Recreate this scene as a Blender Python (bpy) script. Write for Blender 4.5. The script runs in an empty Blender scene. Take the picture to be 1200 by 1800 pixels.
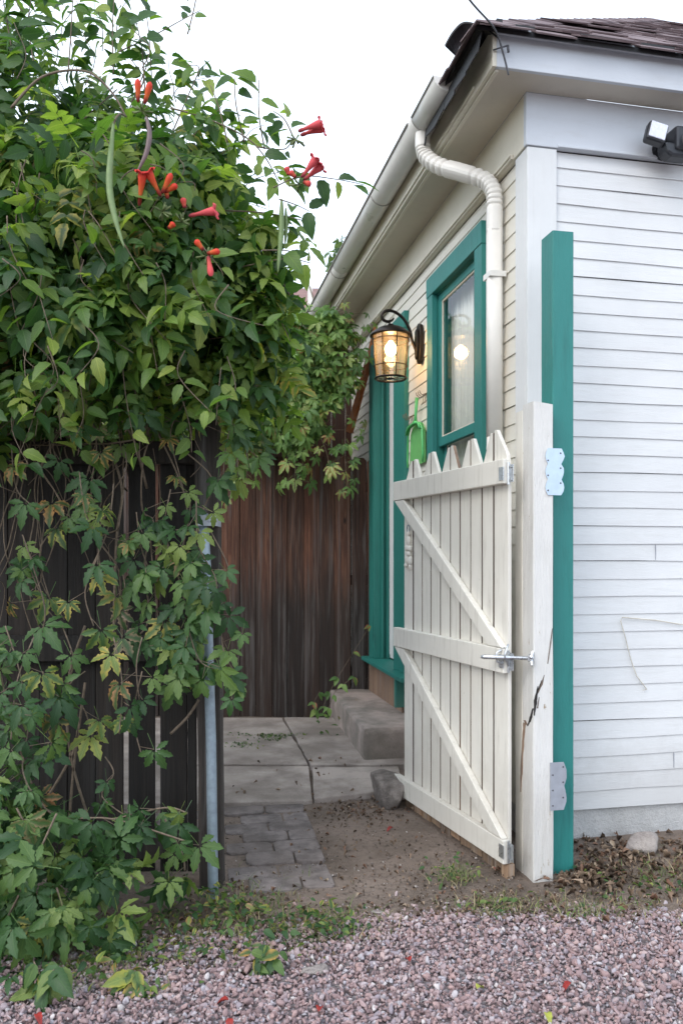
import bpy, bmesh, math, random
import numpy as np
from mathutils import Vector, Matrix, noise
random.seed(7)
rng = np.random.default_rng(7)
R = math.radians
PI = math.pi

# ------------------------------------------------------------------ camera, world, sun, exposure
scene = bpy.context.scene
C = scene.collection
CAMZ = 1.45
F = 1400.0           # focal length in pixels of the 1200x1800 photograph
cam_d = bpy.data.cameras.new("camera")
cam = bpy.data.objects.new("camera", cam_d)
C.objects.link(cam)
cam.location = (0, 0, CAMZ)
cam.rotation_euler = (R(90), 0, 0)
cam_d.sensor_fit = 'AUTO'
cam_d.sensor_width = 22.3
cam_d.lens = F / 1800 * 22.3
cam_d.shift_y = 80 / 1800
cam_d.clip_start = 0.05
cam_d.clip_end = 2000
cam_d.dof.use_dof = True
cam_d.dof.focus_distance = 3.7
cam_d.dof.aperture_fstop = 2.2
scene.camera = cam

SUN_EL, SUN_AZ = 42, -140     # azimuth measured from +Y (view direction) clockwise
w = bpy.data.worlds.new("World")
scene.world = w
w.use_nodes = True
wn = w.node_tree.nodes
wl = w.node_tree.links
bg = wn['Background']
sky = wn.new('ShaderNodeTexSky')
sky.sky_type = 'NISHITA'
sky.sun_disc = False
sky.sun_elevation = R(SUN_EL)
sky.sun_rotation = R(SUN_AZ)
sky.air_density = 1.0
sky.dust_density = 2.5
sky.ozone_density = 1.0
hs = wn.new('ShaderNodeHueSaturation')
hs.inputs['Saturation'].default_value = 0.72
hs.inputs['Value'].default_value = 1.0
wl.new(sky.outputs[0], hs.inputs['Color'])
# high thin overcast: an even pale cloud layer over the blue
ctc = wn.new('ShaderNodeTexCoord'); cno = wn.new('ShaderNodeTexNoise')
cno.inputs['Scale'].default_value = 2.2; cno.inputs['Detail'].default_value = 6
wl.new(ctc.outputs['Generated'], cno.inputs['Vector'])
crp = wn.new('ShaderNodeValToRGB')
crp.color_ramp.elements[0].position = 0.3; crp.color_ramp.elements[0].color = (4.6, 5.25, 6.15, 1)
crp.color_ramp.elements[1].position = 0.7; crp.color_ramp.elements[1].color = (5.5, 6.1, 6.8, 1)
wl.new(cno.outputs['Fac'], crp.inputs[0])
cmx = wn.new('ShaderNodeMix'); cmx.data_type = 'RGBA'; cmx.inputs[0].default_value = 0.75
wl.new(hs.outputs[0], cmx.inputs[6]); wl.new(crp.outputs[0], cmx.inputs[7])
wl.new(cmx.outputs[2], bg.inputs[0])
bg.inputs[1].default_value = 0.12

sun_d = bpy.data.lights.new("sun", 'SUN')
sun_d.energy = 0.38
sun_d.angle = R(30)
sun_d.color = (1.0, 0.95, 0.88)
sun = bpy.data.objects.new("sun", sun_d)
C.objects.link(sun)
sd = Vector((math.sin(R(SUN_AZ)) * math.cos(R(SUN_EL)), math.cos(R(SUN_AZ)) * math.cos(R(SUN_EL)), math.sin(R(SUN_EL))))
sun.rotation_euler = sd.to_track_quat('Z', 'Y').to_euler()
scene.view_settings.view_transform = 'Standard'
scene.view_settings.look = 'None'
scene.view_settings.gamma = 1
scene.view_settings.exposure = 1.48
scene.view_settings.use_curve_mapping = False
scene.render.engine = 'CYCLES'
scene.cycles.max_bounces = 8
scene.cycles.transparent_max_bounces = 12

# ------------------------------------------------------------------ frames
def P(px, py, Y):
    return Vector(((px - 600) / F * Y, Y, CAMZ + (980 - py) / F * Y))

U3 = Vector((-0.203, 0.979, 0)).normalized()    # along the side wall, away from the camera
V3 = Vector((0.979, 0.203, 0)).normalized()     # along the front wall, to the right
Z3 = Vector((0, 0, 1))
HC = Vector((0.945, 4.007, 0))                   # house corner
def H(s, o, z):
    return HC + U3 * s + V3 * o + Z3 * z
GH = Vector((0.758, 3.62, 0))                    # gate hinge line
G3 = Vector((-0.349, 0.937, 0)).normalized()
N3 = Vector((-0.937, -0.349, 0)).normalized()
def G(t, d, z):
    return GH + G3 * t + N3 * d + Z3 * z

# ------------------------------------------------------------------ object helpers
ORG = {}
def tag(o, label=None, cat=None, group=None, kind=None):
    if label: o['label'] = label
    if cat: o['category'] = cat
    if group: o['group'] = group
    if kind: o['kind'] = kind
    return o

def thing(name, label, cat, loc, group=None):
    o = bpy.data.objects.new(name, None)
    o.empty_display_size = 0.1
    C.objects.link(o)
    o.location = Vector(loc)
    ORG[o] = Vector(loc)
    return tag(o, label, cat, group)

def link_mesh(name, me, mat, parent, org, smooth=False, bevel=0):
    if isinstance(mat, (list, tuple)):
        for m in mat: me.materials.append(m)
    elif mat: me.materials.append(mat)
    if smooth:
        me.polygons.foreach_set('use_smooth', [True] * len(me.polygons))
    o = bpy.data.objects.new(name, me)
    C.objects.link(o)
    if parent is not None:
        o.parent = parent
        ORG[o] = ORG[parent]
    else:
        o.location = org
        ORG[o] = org
    if bevel:
        b = o.modifiers.new('bevel', 'BEVEL')
        b.width = bevel; b.segments = 2; b.limit_method = 'ANGLE'; b.angle_limit = R(40)
    return o

class MB:
    def __init__(self):
        self.v = []; self.f = []; self.mi = []
    def add(self, vs, fs, mi=0):
        n = len(self.v)
        self.v += [Vector(p) for p in vs]
        self.f += [tuple(i + n for i in f) for f in fs]
        self.mi += [mi] * len(fs)
        return self
    def span(self, o, a, b, c, mi=0):
        o = Vector(o)
        vs = [o, o + a, o + a + b, o + b, o + c, o + a + c, o + a + b + c, o + b + c]
        if a.cross(b).dot(c) < 0:
            fs = [(0, 1, 2, 3), (7, 6, 5, 4), (4, 5, 1, 0), (5, 6, 2, 1), (6, 7, 3, 2), (7, 4, 0, 3)]
        else:
            fs = [(3, 2, 1, 0), (4, 5, 6, 7), (0, 1, 5, 4), (1, 2, 6, 5), (2, 3, 7, 6), (3, 0, 4, 7)]
        return self.add(vs, fs, mi)
    def box(self, x0, x1, y0, y1, z0, z1, mi=0):
        return self.span((x0, y0, z0), Vector((x1 - x0, 0, 0)), Vector((0, y1 - y0, 0)), Vector((0, 0, z1 - z0)), mi)
    def hbox(self, s0, s1, o0, o1, z0, z1, mi=0):
        return self.span(H(s0, o0, z0), V3 * (o1 - o0), U3 * (s1 - s0), Z3 * (z1 - z0), mi)
    def gbox(self, t0, t1, d0, d1, z0, z1, mi=0):
        return self.span(G(t0, d0, z0), G3 * (t1 - t0), N3 * (d1 - d0), Z3 * (z1 - z0), mi)
    def prism(self, pts, ext, mi=0):
        pts = [Vector(p) for p in pts]; n = len(pts)
        nn = Vector((0, 0, 0))
        for i in range(n):
            nn += pts[i].cross(pts[(i + 1) % n])
        if nn.dot(ext) > 0: pts.reverse()
        vs = pts + [p + ext for p in pts]
        fs = [tuple(range(n)), tuple(reversed(range(n, 2 * n)))]
        fs += [(i, i + n, (i + 1) % n + n, (i + 1) % n) for i in range(n)]
        fs = [tuple(reversed(f)) if k >= 2 else f for k, f in enumerate(fs)]
        fs = [fs[0], fs[1]] + [tuple(reversed(f)) for f in fs[2:]]
        return self.add(vs, fs, mi)
    def tube(self, path, r, n=8, caps=True, mi=0, up=None, prof=None):
        path = [Vector(p) for p in path]
        m = len(path)
        rs = r if isinstance(r, (list, tuple)) else [r] * m
        t0 = (path[1] - path[0]).normalized()
        a = up or (Vector((0, 0, 1)) if abs(t0.z) < 0.9 else Vector((1, 0, 0)))
        x = (a - t0 * a.dot(t0)).normalized()
        vs = []
        for i, p in enumerate(path):
            if i == 0: t = path[1] - path[0]
            elif i == m - 1: t = path[-1] - path[-2]
            else: t = path[i + 1] - path[i - 1]
            if t.length < 1e-9: t = t0.copy()
            t.normalize()
            x = (x - t * x.dot(t))
            x.normalize()
            y = t.cross(x)
            for k in range(n):
                ang = 2 * PI * k / n
                c, s = math.cos(ang), math.sin(ang)
                if prof:  # rounded square
                    q = (abs(c) ** prof + abs(s) ** prof) ** (-1 / prof)
                    c *= q; s *= q
                vs.append(p + (x * c + y * s) * rs[i])
        fs = []
        for i in range(m - 1):
            for k in range(n):
                k2 = (k + 1) % n
                fs.append((i * n + k, i * n + k2, (i + 1) * n + k2, (i + 1) * n + k))
        if caps:
            fs.append(tuple(reversed(range(n))))
            fs.append(tuple(range((m - 1) * n, m * n)))
        return self.add(vs, fs, mi)
    def lathe(self, prof, org, axis=Z3, n=16, closed=False, mi=0):
        axis = Vector(axis).normalized()
        a = Vector((1, 0, 0)) if abs(axis.x) < 0.8 else Vector((0, 1, 0))
        x = (a - axis * a.dot(axis)).normalized(); y = axis.cross(x)
        vs = []
        for (r, h) in prof:
            for k in range(n):
                an = 2 * PI * k / n
                vs.append(Vector(org) + axis * h + (x * math.cos(an) + y * math.sin(an)) * r)
        fs = []
        for i in range(len(prof) - 1):
            for k in range(n):
                k2 = (k + 1) % n
                fs.append((i * n + k, i * n + k2, (i + 1) * n + k2, (i + 1) * n + k))
        return self.add(vs, fs, mi)
    def build(self, name, mat, parent=None, smooth=False, bevel=0, org=None):
        if parent is not None: org = ORG[parent]
        elif org is None:
            mn = Vector((min(v.x for v in self.v), min(v.y for v in self.v), min(v.z for v in self.v)))
            mx = Vector((max(v.x for v in self.v), max(v.y for v in self.v), max(v.z for v in self.v)))
            org = Vector(((mn.x + mx.x) / 2, (mn.y + mx.y) / 2, mn.z))
        org = Vector(org)
        me = bpy.data.meshes.new(name)
        me.from_pydata([tuple(v - org) for v in self.v], [], self.f)
        me.polygons.foreach_set('material_index', self.mi)
        me.update()
        return link_mesh(name, me, mat, parent, org, smooth, bevel)

def crom(pts, n=8):
    """Catmull-Rom through the points"""
    pts = [Vector(p) for p in pts]
    out = []
    for i in range(len(pts) - 1):
        p0 = pts[max(i - 1, 0)]; p1 = pts[i]; p2 = pts[i + 1]; p3 = pts[min(i + 2, len(pts) - 1)]
        for k in range(n):
            t = k / n
            out.append(0.5 * ((2 * p1) + (p2 - p0) * t + (2 * p0 - 5 * p1 + 4 * p2 - p3) * t * t + (3 * p1 - p0 - 3 * p2 + p3) * t ** 3))
    out.append(pts[-1])
    return out

# ------------------------------------------------------------------ materials
class NT:
    def __init__(self, name):
        self.m = bpy.data.materials.new(name)
        self.m.use_nodes = True
        self.t = self.m.node_tree
        self.b = self.t.nodes['Principled BSDF']
        self.out = self.t.nodes['Material Output']
    def n(self, typ, **kw):
        nd = self.t.nodes.new(typ)
        for k, v in kw.items(): setattr(nd, k, v)
        return nd
    def l(self, a, b): self.t.links.new(a, b)
    def coord(self, scale=(1, 1, 1), which='Object', rot=(0, 0, 0)):
        tc = self.n('ShaderNodeTexCoord'); mp = self.n('ShaderNodeMapping')
        mp.inputs['Scale'].default_value = scale
        mp.inputs['Rotation'].default_value = rot
        self.l(tc.outputs[which], mp.inputs[0])
        return mp.outputs[0]
    def noise(self, vec, scale, detail=4, rough=0.55, dist=0):
        nd = self.n('ShaderNodeTexNoise')
        nd.inputs['Scale'].default_value = scale; nd.inputs['Detail'].default_value = detail
        nd.inputs['Roughness'].default_value = rough; nd.inputs['Distortion'].default_value = dist
        self.l(vec, nd.inputs['Vector'])
        return nd.outputs['Fac']
    def ramp(self, fac, stops, interp='LINEAR'):
        nd = self.n('ShaderNodeValToRGB')
        cr = nd.color_ramp; cr.interpolation = interp
        while len(cr.elements) < len(stops): cr.elements.new(0.5)
        for e, (p, c) in zip(cr.elements, stops):
            e.position = p
            e.color = (c, c, c, 1) if isinstance(c, (int, float)) else (*c, 1)
        self.l(fac, nd.inputs[0])
        return nd.outputs[0]
    def mix(self, fac, a, b, mode='MIX'):
        nd = self.n('ShaderNodeMix', data_type='RGBA', blend_type=mode)
        for sock, val in ((nd.inputs[0], fac), (nd.inputs[6], a), (nd.inputs[7], b)):
            if hasattr(val, 'node'): self.l(val, sock)
            elif isinstance(val, (int, float)): sock.default_value = val
            else: sock.default_value = (*val, 1)
        return nd.outputs[2]
    def math(self, op, a, b=0.0, c=0.0):
        nd = self.n('ShaderNodeMath', operation=op)
        for i, val in enumerate((a, b, c)):
            if hasattr(val, 'node'): self.l(val, nd.inputs[i])
            else: nd.inputs[i].default_value = val
        return nd.outputs[0]
    def bump(self, h, strength=0.3, dist=0.01):
        nd = self.n('ShaderNodeBump')
        nd.inputs['Strength'].default_value = strength; nd.inputs['Distance'].default_value = dist
        self.l(h, nd.inputs['Height'])
        self.l(nd.outputs[0], self.b.inputs['Normal'])
    def set(self, **kw):
        for k, v in kw.items():
            s = self.b.inputs[k.replace('_', ' ')]
            if hasattr(v, 'node'): self.l(v, s)
            elif isinstance(v, (tuple, list)): s.default_value = (*v, 1) if len(v) == 3 else v
            else: s.default_value = v
        return self

def paint(name, col, dirt=(0.3, 0.26, 0.2), dirt_amt=0.35, chips=None, chip_thr=0.7, rough=0.5, grain=(14, 14, 1.2), bump=0.25, splash=0.28):
    """painted, slightly weathered timber; grain runs along z unless told otherwise"""
    t = NT(name)
    g = t.coord(grain); o = t.coord()
    streak = t.noise(g, 3.0, 6, 0.65)
    blot = t.noise(o, 2.3, 5, 0.6)
    fine = t.noise(g, 22.0, 4, 0.6)
    c = t.mix(t.ramp(blot, [(0.3, 0.0), (0.75, 1.0)]), col, tuple(x * 0.88 for x in col))
    sz = t.n('ShaderNodeSeparateXYZ'); geo = t.n('ShaderNodeNewGeometry'); t.l(geo.outputs['Position'], sz.inputs[0])
    sp_ = t.math('MULTIPLY', t.ramp(t.math('ADD', sz.outputs[2], t.math('MULTIPLY', t.noise(geo.outputs['Position'], 7, 6, .7), -.55)), [(0.0, 0.75), (0.28, 0.0)]), splash)
    c = t.mix(sp_, c, (0.22, 0.18, 0.14))
    c = t.mix(t.math('MULTIPLY', t.ramp(streak, [(0.52, 0.0), (0.8, 1.0)]), dirt_amt), c, dirt)
    if chips:
        cn = t.noise(t.coord((30, 30, 7)), 1.6, 6, 0.72)
        msk = t.ramp(cn, [(chip_thr - 0.015, 0.0), (chip_thr + 0.015, 1.0)])
        c = t.mix(msk, c, chips)
    t.set(Base_Color=c, Roughness=t.ramp(fine, [(0.2, rough - 0.12), (0.8, rough + 0.15)]))
    t.bump(t.math('ADD', fine, t.math('MULTIPLY', streak, 1.2)), bump, 0.004)
    return t.m

def old_wood(name, cols, dark=(0.02, 0.017, 0.015), dark_below=None, grain=(30, 30, 1.1), rough=0.8):
    t = NT(name)
    g = t.coord(grain); o = t.coord()
    n1 = t.noise(g, 2.0, 8, 0.65, 0.4)
    c = t.ramp(n1, [(0.3, cols[0]), (0.5, cols[1]), (0.72, cols[2])])
    # board to board variation from large-scale noise across the boards
    nb = t.noise(t.coord((6.5, 6.5, 0.15)), 1.0, 1, 0.4)
    c = t.mix(t.ramp(nb, [(0.35, 0.0), (0.65, 0.8)]), c, t.mix(0.5, c, dark))
    if dark_below is not None:   # damp rot stain rising from the soil
        sep = t.n('ShaderNodeSeparateXYZ'); t.l(o, sep.inputs[0])
        h = t.math('ADD', sep.outputs[2], t.math('MULTIPLY', t.noise(t.coord((6, 6, 0.5)), 1.5, 4), 0.9))
        t_ = t.n('ShaderNodeMapRange'); t.l(h, t_.inputs[0])
        t_.inputs[1].default_value = dark_below + 0.30; t_.inputs[2].default_value = dark_below + 0.75
        c = t.mix(t_.outputs[0], t.mix(0.84, c, dark), c)
    oi = t.n('ShaderNodeObjectInfo')
    c = t.mix(1.0, c, t.ramp(oi.outputs['Random'], [(0.0, (0.55, 0.5, 0.48)), (0.35, (0.85, 0.85, 0.85)), (0.7, (1.25, 1.1, 1.0)), (1.0, (1.7, 1.65, 1.6))]), 'MULTIPLY')
    gs = t.noise(t.coord((16, 16, .55)), 1.4, 7, 0.7, 0.3)
    c = t.mix(t.math('MULTIPLY', t.ramp(gs, [(0.50, 0.0), (0.66, 1.0)]), 0.5), c, tuple(min(1, (cols[2][0] + cols[2][1] + cols[2][2]) / 3 * k_ * 1.25) for k_ in (1.05, 1.0, .97)))
    kn = t.n('ShaderNodeTexVoronoi'); kn.inputs['Scale'].default_value = 1.0
    t.l(t.coord((5, 5, 2.2)), kn.inputs['Vector'])
    c = t.mix(t.ramp(kn.outputs['Distance'], [(0.03, 0.9), (0.09, 0.0)]), c, tuple(x * 0.4 for x in cols[0]))
    t.set(Base_Color=c, Roughness=rough)
    t.bump(t.math('ADD', n1, t.noise(g, 14, 4)), 0.5, 0.006)
    return t.m

def simple(name, col, rough=0.5, metal=0.0, var=0.15, scale=20, bump=0.1):
    t = NT(name)
    n1 = t.noise(t.coord(), scale, 5, 0.6)
    c = t.mix(t.ramp(n1, [(0.3, 0.0), (0.7, 1.0)]), tuple(x * (1 - var) for x in col), tuple(min(1, x * (1 + var)) for x in col))
    t.set(Base_Color=c, Roughness=t.ramp(n1, [(0.2, max(0.03, rough - 0.08)), (0.8, min(1, rough + 0.08))]), Metallic=metal)
    if bump: t.bump(n1, bump, 0.003)
    return t.m

M = {}
M['siding'] = paint('white_clapboard_paint', (0.745, 0.75, 0.755), dirt_amt=0.14, grain=(1.4, 1.4, 14), rough=0.55, chips=(0.55, 0.52, 0.47), chip_thr=0.755)
M['blue_trim'] = paint('pale_grey_blue_paint', (0.62, 0.65, 0.70), dirt_amt=0.15, rough=0.5, grain=(1.4, 1.4, 6), chips=(0.5, 0.5, 0.5), chip_thr=0.77)
M['trim'] = paint('white_trim_paint', (0.75, 0.755, 0.755), dirt_amt=0.1, rough=0.5)
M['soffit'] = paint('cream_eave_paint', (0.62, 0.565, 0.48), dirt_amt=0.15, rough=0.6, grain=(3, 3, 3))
M['side'] = paint('warm_lit_clapboard', (0.78, 0.745, 0.66), dirt_amt=0.14, grain=(1.4, 1.4, 14), rough=0.55, chips=(0.5, 0.45, 0.37), chip_thr=0.755)  # side wall copy of the siding; cream tint puts warm bounce light into colour
M['cream'] = paint('cream_trim_paint', (0.74, 0.69, 0.58), dirt_amt=0.15, rough=0.5, grain=(3, 3, 3))
M['gate'] = paint('white_gate_paint', (0.80, 0.765, 0.69), dirt=(0.36, 0.32, 0.26), dirt_amt=0.5, rough=0.55, chips=(0.40, 0.35, 0.29), chip_thr=0.69)
M['post'] = paint('white_post_paint', (0.78, 0.765, 0.735), dirt=(0.4, 0.36, 0.3), dirt_amt=0.3, rough=0.55, chips=(0.36, 0.27, 0.18), chip_thr=0.665, bump=1.0)
M['teal'] = paint('teal_paint', (0.024, 0.215, 0.195), dirt=(0.012, 0.12, 0.11), dirt_amt=0.6, rough=0.5, bump=0.45, chips=(0.16, 0.3, 0.28), chip_thr=0.76, splash=0.0)
M['teal_old'] = paint('worn_teal_paint', (0.02, 0.19, 0.16), dirt=(0.015, 0.09, 0.08), dirt_amt=0.6, rough=0.5, chips=(0.24, 0.3, 0.26), chip_thr=0.72)
M['gutter'] = simple('white_gutter_enamel', (0.78, 0.765, 0.725), 0.32, 0, 0.05, 5, 0.03)
M['gutter_rim'] = simple('grey_gutter_rim', (0.36, 0.345, 0.32), 0.4, 0.3, 0.1)
M['pipe'] = simple('white_downpipe_enamel', (0.80, 0.77, 0.72), 0.38, 0, 0.05, 6, 0.04)
M['iron'] = simple('dark_bronze_iron', (0.035, 0.028, 0.024), 0.4, 0.8, 0.3, 60)
M['galv'] = simple('galvanised_steel', (0.27, 0.33, 0.38), 0.45, 0.35, 0.18, 35, 0.08)
M['bright_galv'] = simple('bright_tin_plate', (0.55, 0.66, 0.78), 0.38, 0.55, 0.08, 25, 0.05)
M['dull_galv'] = simple('dull_tin_plate', (0.40, 0.42, 0.47), 0.55, 0.45, 0.1, 25, 0.05)
M['zinc'] = simple('zinc_hardware', (0.6, 0.62, 0.64), 0.3, 0.9, 0.15, 60)
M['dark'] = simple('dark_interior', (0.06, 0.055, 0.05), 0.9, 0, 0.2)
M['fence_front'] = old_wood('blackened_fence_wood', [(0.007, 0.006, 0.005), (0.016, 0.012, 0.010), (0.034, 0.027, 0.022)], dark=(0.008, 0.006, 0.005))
M['fence_post'] = old_wood('weathered_post_wood', [(0.03, 0.024, 0.02), (0.07, 0.06, 0.052), (0.14, 0.12, 0.105)])
M['fence_back'] = old_wood('red_brown_fence_wood', [(0.02, 0.009, 0.006), (0.075, 0.030, 0.017), (0.20, 0.10, 0.062)], dark=(0.017, 0.013, 0.011), dark_below=1.12)
M['brown_wall'] = old_wood('dark_stained_wood', [(0.03, 0.010, 0.006), (0.07, 0.022, 0.012), (0.1, 0.04, 0.02)])
M['orange_wood'] = old_wood('orange_stained_beam', [(0.22, 0.07, 0.02), (0.34, 0.12, 0.035), (0.42, 0.17, 0.06)], dark=(0.2, 0.08, 0.03), grain=(20, 20, 4))
M['raw_dark'] = old_wood('bare_wood_and_shade', [(0.10, 0.07, 0.05), (0.2, 0.14, 0.10), (0.3, 0.22, 0.16)], dark=(0.07, 0.05, 0.04))
M['raw'] = old_wood('raw_wood', [(0.16, 0.1, 0.06), (0.28, 0.19, 0.12), (0.4, 0.3, 0.2)], dark=(0.1, 0.07, 0.05))

def mat_concrete(name, a, b, stain, sc=3):
    t = NT(name); o = t.coord()
    n1 = t.noise(o, sc, 8, 0.65); n2 = t.noise(o, 55, 5, 0.7); n3 = t.noise(o, 1.1, 4, 0.6, 1.0)
    c = t.mix(t.ramp(n1, [(0.40, 0.0), (0.60, 1.0)]), a, b)
    c = t.mix(t.math('MULTIPLY', t.ramp(n3, [(0.42, 0.0), (0.66, 1.0)]), 0.6), c, stain)
    c = t.mix(t.math('MULTIPLY', t.ramp(n2, [(0.58, 0.0), (0.75, 1.0)]), 0.5), c, tuple(x * 0.45 for x in a))
    t.set(Base_Color=c, Roughness=0.88)
    n4 = t.noise(o, 160, 3, 0.7)
    c = t.mix(t.ramp(n4, [(0.63, 0.0), (0.7, 0.5)]), c, tuple(x * 1.35 for x in b))
    c = t.mix(t.ramp(n4, [(0.28, 0.35), (0.35, 0.0)]), c, tuple(x * 0.4 for x in a))
    t.set(Base_Color=c)
    t.bump(t.math('ADD', n1, t.math('ADD', t.math('MULTIPLY', n2, 0.8), t.math('MULTIPLY', n4, 0.4))), 0.9, 0.012)
    return t.m
M['slab'] = mat_concrete('path_concrete', (0.29, 0.245, 0.215), (0.50, 0.43, 0.385), (0.19, 0.158, 0.132))
M['step'] = mat_concrete('step_concrete', (0.27, 0.235, 0.205), (0.52, 0.42, 0.375), (0.15, 0.14, 0.11))
M['found'] = mat_concrete('foundation_concrete', (0.46, 0.46, 0.46), (0.62, 0.61, 0.60), (0.36, 0.35, 0.33))
M['brick'] = mat_concrete('grey_paver', (0.135, 0.115, 0.108), (0.26, 0.222, 0.21), (0.11, 0.086, 0.07), 9)
M['rock'] = mat_concrete('grey_rock', (0.12, 0.10, 0.088), (0.26, 0.225, 0.20), (0.075, 0.062, 0.054), 14)
M['pale_rock'] = mat_concrete('pale_rock', (0.28, 0.245, 0.23), (0.42, 0.37, 0.34), (0.2, 0.17, 0.16), 9)

def mat_soil():
    t = NT('dry_soil'); o = t.coord()
    n1 = t.noise(o, 2.2, 7, 0.65); n2 = t.noise(o, 38, 6, 0.7); n3 = t.noise(o, 150, 3, 0.6)
    c = t.mix(t.ramp(n1, [(0.3, 0.0), (0.7, 1.0)]), (0.12, 0.09, 0.068), (0.28, 0.215, 0.175))
    c = t.mix(t.math('MULTIPLY', t.ramp(n2, [(0.5, 0.0), (0.7, 1.0)]), 0.6), c, (0.05, 0.037, 0.029))
    c = t.mix(t.ramp(n3, [(0.68, 0.0), (0.74, 0.6)]), c, (0.28, 0.25, 0.225))
    t.set(Base_Color=c, Roughness=0.95)
    t.bump(t.math('ADD', n2, t.math('MULTIPLY', n3, 0.4)), 0.8, 0.02)
    return t.m
M['soil'] = mat_soil()

def mat_alley():
    t = NT('crushed_stone_bed'); o = t.coord()
    v = t.n('ShaderNodeTexVoronoi'); v.inputs['Scale'].default_value = 60; t.l(o, v.inputs['Vector'])
    sp = t.n('ShaderNodeSeparateColor'); t.l(v.outputs['Color'], sp.inputs[0])
    c = t.ramp(sp.outputs[0], [(0.0, (0.1, 0.08, 0.085)), (0.4, (0.2, 0.155, 0.155)), (0.7, (0.24, 0.22, 0.24)), (1.0, (0.33, 0.28, 0.27))])
    t.set(Base_Color=c, Roughness=0.9)
    t.bump(v.outputs['Distance'], 1.0, 0.02)
    return t.m
M['alley'] = mat_alley()

def attr_mat(name, stops, rough=0.8, spec=0.3, speckle=0.25, sc=120):
    t = NT(name)
    a = t.n('ShaderNodeAttribute', attribute_name='dat')
    sp = t.n('ShaderNodeSeparateColor'); t.l(a.outputs['Color'], sp.inputs[0])
    c = t.ramp(sp.outputs[0], stops)
    n = t.noise(t.coord(), sc, 4, 0.7)
    c = t.mix(t.math('MULTIPLY', t.ramp(n, [(0.45, 0.0), (0.7, 1.0)]), speckle), c, t.mix(1.0, c, (0.45, 0.42, 0.42), 'MULTIPLY'))
    t.set(Base_Color=c, Roughness=rough, Specular_IOR_Level=spec)
    t.bump(n, 0.3, 0.004)
    return t.m
M['gravel'] = attr_mat('pink_grey_gravel', [(0.0, (0.22, 0.155, 0.158)), (0.25, (0.31, 0.215, 0.215)), (0.45, (0.42, 0.285, 0.27)),
                                            (0.62, (0.30, 0.262, 0.295)), (0.8, (0.47, 0.345, 0.325)), (0.94, (0.40, 0.375, 0.41)), (1.0, (0.62, 0.56, 0.54))])
M['litter'] = attr_mat('dead_leaf', [(0.0, (0.055, 0.036, 0.026)), (0.35, (0.13, 0.088, 0.058)), (0.6, (0.23, 0.165, 0.115)), (0.8, (0.19, 0.10, 0.065)), (1.0, (0.38, 0.30, 0.22))], 0.7)
M['straw'] = attr_mat('dry_straw', [(0.0, (0.12, 0.07, 0.04)), (0.4, (0.27, 0.19, 0.11)), (0.8, (0.42, 0.32, 0.2)), (1.0, (0.55, 0.46, 0.33))], 0.8, 0.2, 0.1)
M['red_leaf'] = simple('red_fallen_leaf', (0.30, 0.028, 0.022), 0.6, 0, 0.5, 60)
M['yellow_leaf'] = simple('yellow_green_leaf', (0.36, 0.38, 0.06), 0.5, 0, 0.3, 50)

def leaf_mat(name, stops, autumn, spec=0.35, rough=0.42, trans=0.30):
    """dat = (random per leaf, u across 0..1, v along 0..1), autumn flag in the second attribute"""
    t = NT(name)
    a = t.n('ShaderNodeAttribute', attribute_name='dat')
    sp = t.n('ShaderNodeSeparateColor'); t.l(a.outputs['Color'], sp.inputs[0])
    r, u, v = sp.outputs[0], sp.outputs[1], sp.outputs[2]
    b = t.n('ShaderNodeAttribute', attribute_name='aut')
    base = t.ramp(r, stops)
    au = t.math('ABSOLUTE', t.math('SUBTRACT', u, 0.5))            # 0 at the midrib, .5 at the edge
    n1 = t.noise(t.coord(), 26, 4, 0.65)
    # side veins
    ph = t.math('SUBTRACT', t.math('MULTIPLY', v, 44.0), t.math('MULTIPLY', au, 34.0))
    vein = t.ramp(t.math('SINE', ph), [(0.86, 0.0), (1.0, 0.45)])
    mid = t.ramp(au, [(0.0, 0.75), (0.05, 0.0)])
    vv = t.math('MAXIMUM', vein, mid)
    c = t.mix(t.math('MULTIPLY', vv, 0.8), base, t.mix(1.0, base, (1.9, 1.65, 1.7), 'MULTIPLY'))
    c = t.mix(t.math('MULTIPLY', t.ramp(n1, [(0.35, 0.0), (0.75, 1.0)]), 0.35), c, t.mix(1.0, c, (0.6, 0.7, 0.6), 'MULTIPLY'))
    edge = t.math('ADD', t.math('MULTIPLY', au, 1.1), t.math('SUBTRACT', n1, 0.5))
    am = t.math('MULTIPLY', b.outputs['Fac'], t.ramp(edge, [(0.12, 0.05), (0.5, 1.0)]))
    ac = t.ramp(t.math('FRACT', t.math('MULTIPLY', r, 7.3)), autumn)
    c = t.mix(am, c, ac)
    t.set(Base_Color=c, Roughness=rough, Specular_IOR_Level=spec)
    t.bump(t.math('ADD', t.math('MULTIPLY', vv, -1.0), n1), 0.35, 0.003)
    tr = t.n('ShaderNodeBsdfTranslucent')
    t.l(t.mix(1.0, c, (1.5, 1.7, 0.7), 'MULTIPLY'), tr.inputs[0])
    ms = t.n('ShaderNodeMixShader'); ms.inputs[0].default_value = trans
    t.l(t.b.outputs[0], ms.inputs[1]); t.l(tr.outputs[0], ms.inputs[2]); t.l(ms.outputs[0], t.out.inputs[0])
    return t.m
AUT = [(0.0, (0.34, 0.36, 0.07)), (0.5, (0.48, 0.36, 0.08)), (0.75, (0.42, 0.20, 0.08)), (1.0, (0.36, 0.24, 0.18))]
M['trumpet'] = leaf_mat('trumpet_vine_leaf', [(0.0, (0.028, 0.072, 0.024)), (0.35, (0.055, 0.125, 0.036)), (0.65, (0.115, 0.20, 0.045)), (0.85, (0.19, 0.28, 0.06)), (1.0, (0.30, 0.36, 0.09))], AUT, .4, .42, .45)
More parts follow.
